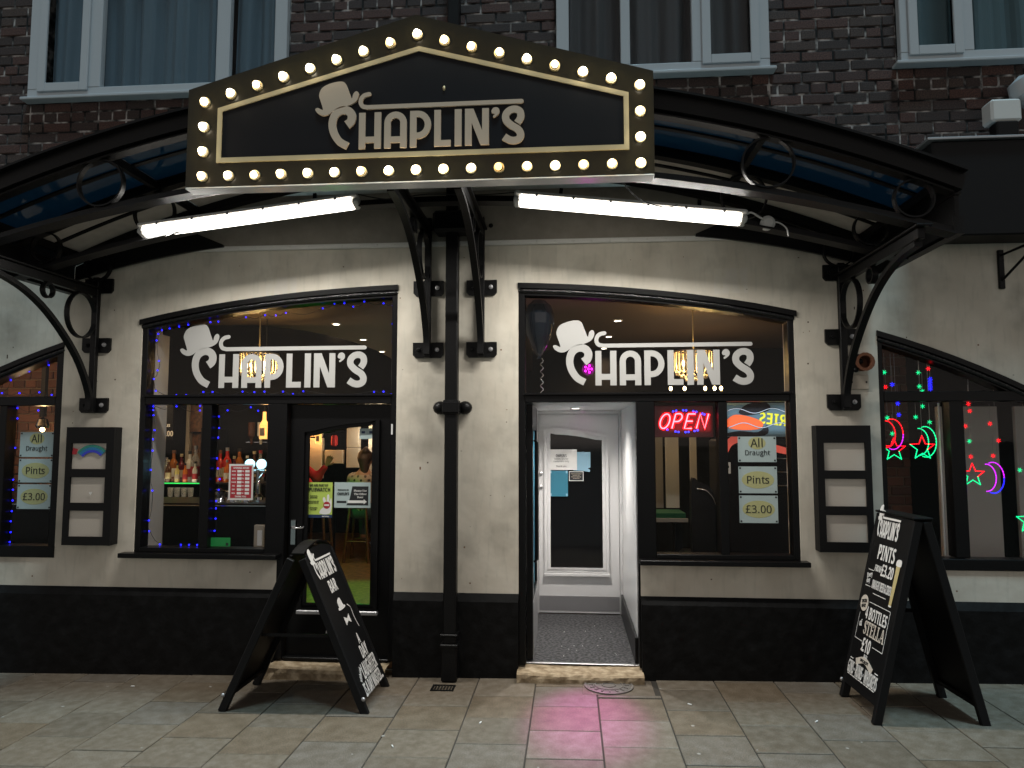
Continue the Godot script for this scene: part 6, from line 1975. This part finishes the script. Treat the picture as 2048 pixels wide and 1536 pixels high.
	for s in [-1.0, 1.0]:
		add.call(at.call(0, 0.92, s * 0.09), at.call(0.02, 0.5, s * 0.1), 0.108, 0.078)
		add.call(at.call(0.02, 0.5, s * 0.1), at.call(-0.02, 0.1, s * 0.1), 0.074, 0.06)
	flesh(u, "trousers", b, 0.024, 0.04, mats.denim)
	b.clear()
	add.call(at.call(-0.015, 1.62, 0), at.call(-0.01, 1.645, 0), 0.1, 0.095)
	add.call(at.call(-0.05, 1.6, 0), at.call(-0.06, 1.5, 0), 0.08, 0.05)
	flesh(u, "hair", b, 0.02, 0.03, mats.hair)

func hand(t: Node3D, wrist: Vector3, along: Vector3, across: Vector3, m: Material) -> void:
	var d := along.normalized()
	var a := (across - d * across.dot(d)).normalized()
	var n := d.cross(a)
	var b := []
	for i in 4:
		var k := (i - 1.5) * 0.019
		b.append([wrist, wrist + d * 0.09 + a * k, 0.02, 0.013])
		var l: float = [0.062, 0.078, 0.074, 0.056][i]
		var p := wrist + d * 0.09 + a * k * 1.05
		var q := p + (d + n * 0.15 + a * k * 5.0).normalized() * l * 0.55
		b.append([p, q, 0.0095, 0.0088])
		b.append([q, q + (d + n * 0.6).normalized() * l * 0.5, 0.0088, 0.0078])
	var th := wrist + d * 0.03 - a * 0.025
	b.append([th, th + (d * 0.6 - a).normalized() * 0.04, 0.014, 0.011])
	b.append([th + (d * 0.6 - a).normalized() * 0.04, th + (d * 0.6 - a).normalized() * 0.04 + (d - a * 0.3).normalized() * 0.035, 0.011, 0.009])
	flesh(t, "hand", b, 0.006, 0.008, m)

func dotted() -> StandardMaterial3D:
	var s := 128
	var im := Image.create_empty(s, s, false, Image.FORMAT_RGB8)
	im.fill(Color(0.8, 0.72, 0.66))
	for c in [[32, 32], [96, 96]]:
		for y in s:
			for x in s:
				if Vector2(x - c[0], y - c[1]).length() < 21.0:
					im.set_pixel(x, y, Color(0.06, 0.05, 0.06))
	return grained(mat("dotted_cloth", Color(0.9, 0.9, 0.9), 0.9), ImageTexture.create_from_image(im), 0.1)

# ---------------------------------------------------------------- the two chalk boards
func a_board(label: String, at: Vector3, turn: float, s: float, h: float, w: float, arched: bool) -> Array:
	var t := thing("pavement_board", label, "A-board", "A-boards on the pavement", at, turn)
	off[t] = Vector3.ZERO
	var top := 0.045
	var face_ := Transform3D.IDENTITY
	for side in [1.0, -1.0]:
		var v := Vector3(-(s - top), h, 0)
		var len_ := v.length()
		v /= len_
		# panel axes: u runs along the width, v up the slope, the third one outwards
		var f := Transform3D(Basis(Vector3(0, 0, -1), v, Vector3(0, 0, -1).cross(v)), Vector3(s, 0, 0))
		if side < 0:
			f = Transform3D(Basis(Vector3.UP, PI), Vector3.ZERO) * f
		var m := MB.new(); m.xf = f
		var poly := [Vector2(-w / 2 + 0.03, 0.1), Vector2(w / 2 - 0.03, 0.1)]
		var lid := len_ - 0.005
		if arched:
			for k in 13:
				var q := lerpf(w / 2 - 0.03, -w / 2 + 0.03, k / 12.0)
				poly.append(Vector2(q, lid + 0.05 * (1.0 - pow(q / (w / 2), 2.0)) - 0.03))
		else:
			poly.append(Vector2(w / 2 - 0.03, lid)); poly.append(Vector2(-w / 2 + 0.03, lid))
		m.prism(PackedVector2Array(poly), -0.016, 0.0)
		part(t, "chalk_panel", m, mats.black_board)
		for e in [-1.0, 1.0]:
			m = MB.new(); m.xf = f
			m.slab(minf(e * w / 2, e * (w / 2 - 0.034)), maxf(e * w / 2, e * (w / 2 - 0.034)), 0.0, lid - (0.03 if arched else 0.0), -0.05, 0.003, 0.005)
			part(t, "leg", m, mats.black_board)
		m = MB.new(); m.xf = f
		m.slab(-w / 2 + 0.034, w / 2 - 0.034, 0.1, 0.135, -0.034, -0.018, 0.004)
		part(t, "rail", m, mats.black_board)
		if side > 0: face_ = f
	var m := MB.new()
	if arched:
		var p := []
		for k in 9:
			p.append(Vector3(0, h - 0.012 + 0.05 * (1.0 - pow((k - 4) / 4.0, 2.0)), w / 2 * 0.92 * (k - 4) / 4.0))
		m.flat_bar(p, Vector3(1, 0, 0), top * 2 - 0.006, 0.012)
	else:
		m.slab(-top - 0.012, top + 0.012, h - 0.002, h + 0.012, -w / 2 - 0.004, w / 2 + 0.004, 0.004)
	part(t, "cap", m, mats.plinth_black)
	m = MB.new()
	m.slab(-s * 0.5, s * 0.5, h * 0.46, h * 0.48, w / 2 - 0.05, w / 2 - 0.043)
	part(t, "stay", m, mats.iron)
	for e in [-1.0, 1.0]:
		m = MB.new()
		m.ball(Vector3(e * s * 0.93, 0.1, w / 2 + 0.004), Vector3(0.014, 0.014, 0.01), 8, 5)
		part(t, "bolt", m, mats.brushed)
	return [t, face_, sqrt(h * h + (s - top) * (s - top))]

func chalk_writer(t: Node3D, f: Transform3D, l: float) -> Callable:
	return func(s: String, x: float, v: float, h: float, most: float, turn: float, m: String, serif: bool) -> void:
		words_on(t, "lettering", s, f * Transform3D(Basis(Vector3(0, 0, 1), turn), Vector3(x, v * l, 0.0045)), h, mats[m], 0.62, true, most, serif)

func make_boards() -> void:
	var a: Array = a_board("arched-top black A-board with white bar slogan before the closed door", Vector3(-1.762, gy(-1.762), 0.47), 0.0, 0.492, 1.0, 0.53, true)
	var t: Node3D = a[0]; var f: Transform3D = a[1]; var l: float = a[2]
	var put := chalk_writer(t, f, l)
	var k := 0.38 / 1322.0
	logo(t, f * Transform3D(Basis(Vector3(k, 0, 0), Vector3(0, k * 1.7, 0), Vector3(0, 0, 1)), Vector3(-0.225 - 318 * k, 0.81 * l, 0.0035)), 0.0015, mats.chalk)
	put.call("BAR", -0.02, 0.745, 0.085, 0.17, 0.0, "chalk", false)
	put.call("A", 0.05, 0.385, 0.07, 0.08, 0.0, "chalk", false)
	put.call("DAY", 0.06, 0.305, 0.085, 0.16, 0.0, "chalk", false)
	put.call("without", -0.15, 0.21, 0.034, 0.1, 0.9, "chalk", true)
	put.call("LAUGHTER", 0.045, 0.21, 0.1, 0.3, 0.0, "chalk", false)
	put.call("IS A DAY WASTED...", 0.02, 0.12, 0.085, 0.4, 0.0, "chalk", false)
	# a plain chalk hat and bow tie in the middle of the board
	var m := MB.new(); m.xf = f * Transform3D(Basis.from_scale(Vector3(0.0004, 0.0005, 1)), Vector3(-0.34, 0.46 * l, 0.0035))
	m.prism(PackedVector2Array(curve(v2([700, 372, 722, 326, 780, 299, 842, 291, 872, 308, 894, 362, 912, 404, 960, 412, 960, 440, 800, 450, 660, 440, 660, 412, 706, 404]), 4, true)), 0, 0.0015)
	part(t, "chalk_hat", m, mats.chalk)
	m = MB.new(); m.xf = f * Transform3D(Basis.IDENTITY, Vector3(0.0, 0.52 * l, 0.0035))
	m.prism(PackedVector2Array([Vector2(-0.05, 0.03), Vector2(0, 0.008), Vector2(0.05, 0.03), Vector2(0.05, -0.03), Vector2(0, -0.008), Vector2(-0.05, -0.03)]), 0, 0.0015)
	part(t, "chalk_bow", m, mats.chalk)
	m = MB.new(); m.xf = f
	m.prism(stroke(curve([Vector2(0.09, 0.6 * l), Vector2(0.13, 0.57 * l), Vector2(0.13, 0.5 * l), Vector2(0.15, 0.44 * l)], 5), 0.006, 0.006), 0.0032, 0.0045)
	part(t, "chalk_line", m, mats.chalk)

	a = a_board("tall flat-topped black A-board listing pints, bottles and spirits", Vector3(2.09, gy(2.09), 0.53), PI + 0.03, 0.335, 1.19, 0.495, false)
	t = a[0]; f = a[1]; l = a[2]
	put = chalk_writer(t, f, l)
	k = 0.3 / 1322.0
	logo(t, f * Transform3D(Basis(Vector3(k, 0, 0), Vector3(0, k * 2.1, 0), Vector3(0, 0, 1)), Vector3(-0.205 - 318 * k, 0.87 * l, 0.0035)), 0.0015, mats.chalk)
	put.call("PINTS", 0.0, 0.795, 0.095, 0.26, 0.0, "chalk", false)
	put.call("FROM", -0.07, 0.71, 0.04, 0.08, 0.0, "chalk", false)
	put.call("£3.20", 0.055, 0.71, 0.075, 0.17, 0.0, "chalk", false)
	put.call("Every", -0.16, 0.665, 0.03, 0.07, 0.3, "chalk", true)
	put.call("day", -0.165, 0.635, 0.03, 0.06, 0.3, "chalk", true)
	put.call("DRAUGHT BEER & CIDER", 0.02, 0.625, 0.055, 0.25, 0.0, "chalk", false)
	for q in [[-0.07, 0.1, 0.578], [-0.19, -0.12, 0.605], [-0.19, -0.12, 0.69]]:
		m = MB.new(); m.xf = f
		m.slab(q[0], q[1], q[2] * l, q[2] * l + 0.004, 0.0032, 0.0045)
		part(t, "chalk_line", m, mats.chalk)
	m = MB.new(); m.xf = f
	m.prism(PackedVector2Array([Vector2(0.148, 0.56 * l), Vector2(0.178, 0.56 * l), Vector2(0.195, 0.755 * l), Vector2(0.15, 0.755 * l)]), 0.0032, 0.0045)
	part(t, "chalk_pint", m, mat("beer_chalk", lin(0.5, 0.42, 0.2), 0.8))
	m = MB.new(); m.xf = f
	m.prism(PackedVector2Array(curve([Vector2(0.145, 0.757 * l), Vector2(0.2, 0.757 * l), Vector2(0.2, 0.785 * l), Vector2(0.17, 0.79 * l), Vector2(0.145, 0.78 * l)], 3, true)), 0.0032, 0.0045)
	m.slab(0.147, 0.179, 0.552 * l, 0.56 * l, 0.0032, 0.0045)
	part(t, "chalk_froth", m, mats.chalk)
	m = MB.new(); m.xf = f * Transform3D(Basis(Vector3.RIGHT, PI / 2), Vector3(-0.155, 0.515 * l, 0.0032))
	m.lathe([Vector2(0, 0), Vector2(0.052, 0), Vector2(0.052, 0.0013), Vector2(0, 0.0013)], 24)
	part(t, "chalk_badge", m, mats.case_paper)
	for q in [["SPECIAL", 0.525], ["OFFER", 0.5]]:
		words_on(t, "lettering", q[0], f * Transform3D(Basis(Vector3(0, 0, 1), 0.25), Vector3(-0.155, q[1] * l, 0.0062)), 0.022, mats.ink, 0.6, true, 0.085)
	put.call("4 BOTTLES", 0.03, 0.475, 0.075, 0.28, 0.0, "chalk", false)
	put.call("of", -0.15, 0.41, 0.04, 0.05, 0.2, "chalk", true)
	put.call("STELLA", 0.04, 0.4, 0.085, 0.27, 0.0, "case_paper", true)
	put.call("£10", -0.02, 0.315, 0.085, 0.14, 0.0, "chalk", false)
	for q in [[-0.19, -0.187, 0.325, 0.46], [0.187, 0.19, 0.325, 0.53], [-0.187, -0.08, 0.325, 0.328], [0.06, 0.187, 0.325, 0.328], [-0.09, 0.187, 0.53, 0.533]]:
		m = MB.new(); m.xf = f
		m.slab(q[0], q[1], q[2] * l, q[3] * l, 0.0032, 0.0045)
		part(t, "chalk_line", m, mats.chalk)
	put.call("ALSO", 0.0, 0.265, 0.022, 0.06, 0.0, "chalk", false)
	m = MB.new(); m.xf = f
	m.prism(stroke(curve([Vector2(-0.11, 0.215 * l), Vector2(0.0, 0.245 * l), Vector2(0.11, 0.215 * l)], 6), 0.04, 0.04), 0.0032, 0.0045)
	part(t, "chalk_ribbon", m, mats.case_paper)
	words_on(t, "lettering", "SPECIALITY", f * Transform3D(Basis.IDENTITY, Vector3(0.0, 0.238 * l, 0.0062)), 0.018, mats.ink, 0.8, true, 0.15)
	put.call("GINS · RUMS · WHISKEYS", 0.0, 0.175, 0.08, 0.4, 0.0, "chalk", false)
	for i in 10:
		m = MB.new(); m.xf = f
		m.slab(-0.19 + i * 0.038, -0.16 + i * 0.038, 0.135 * l, 0.135 * l + 0.006, 0.0032, 0.0045)
		part(t, "chalk_line", m, mats.chalk)
	for q in [-0.19, 0.15]:
		m = MB.new(); m.xf = f
		m.slab(q, q + 0.04, 0.218 * l, 0.218 * l + 0.005, 0.0032, 0.0045)
		part(t, "chalk_line", m, mats.chalk)
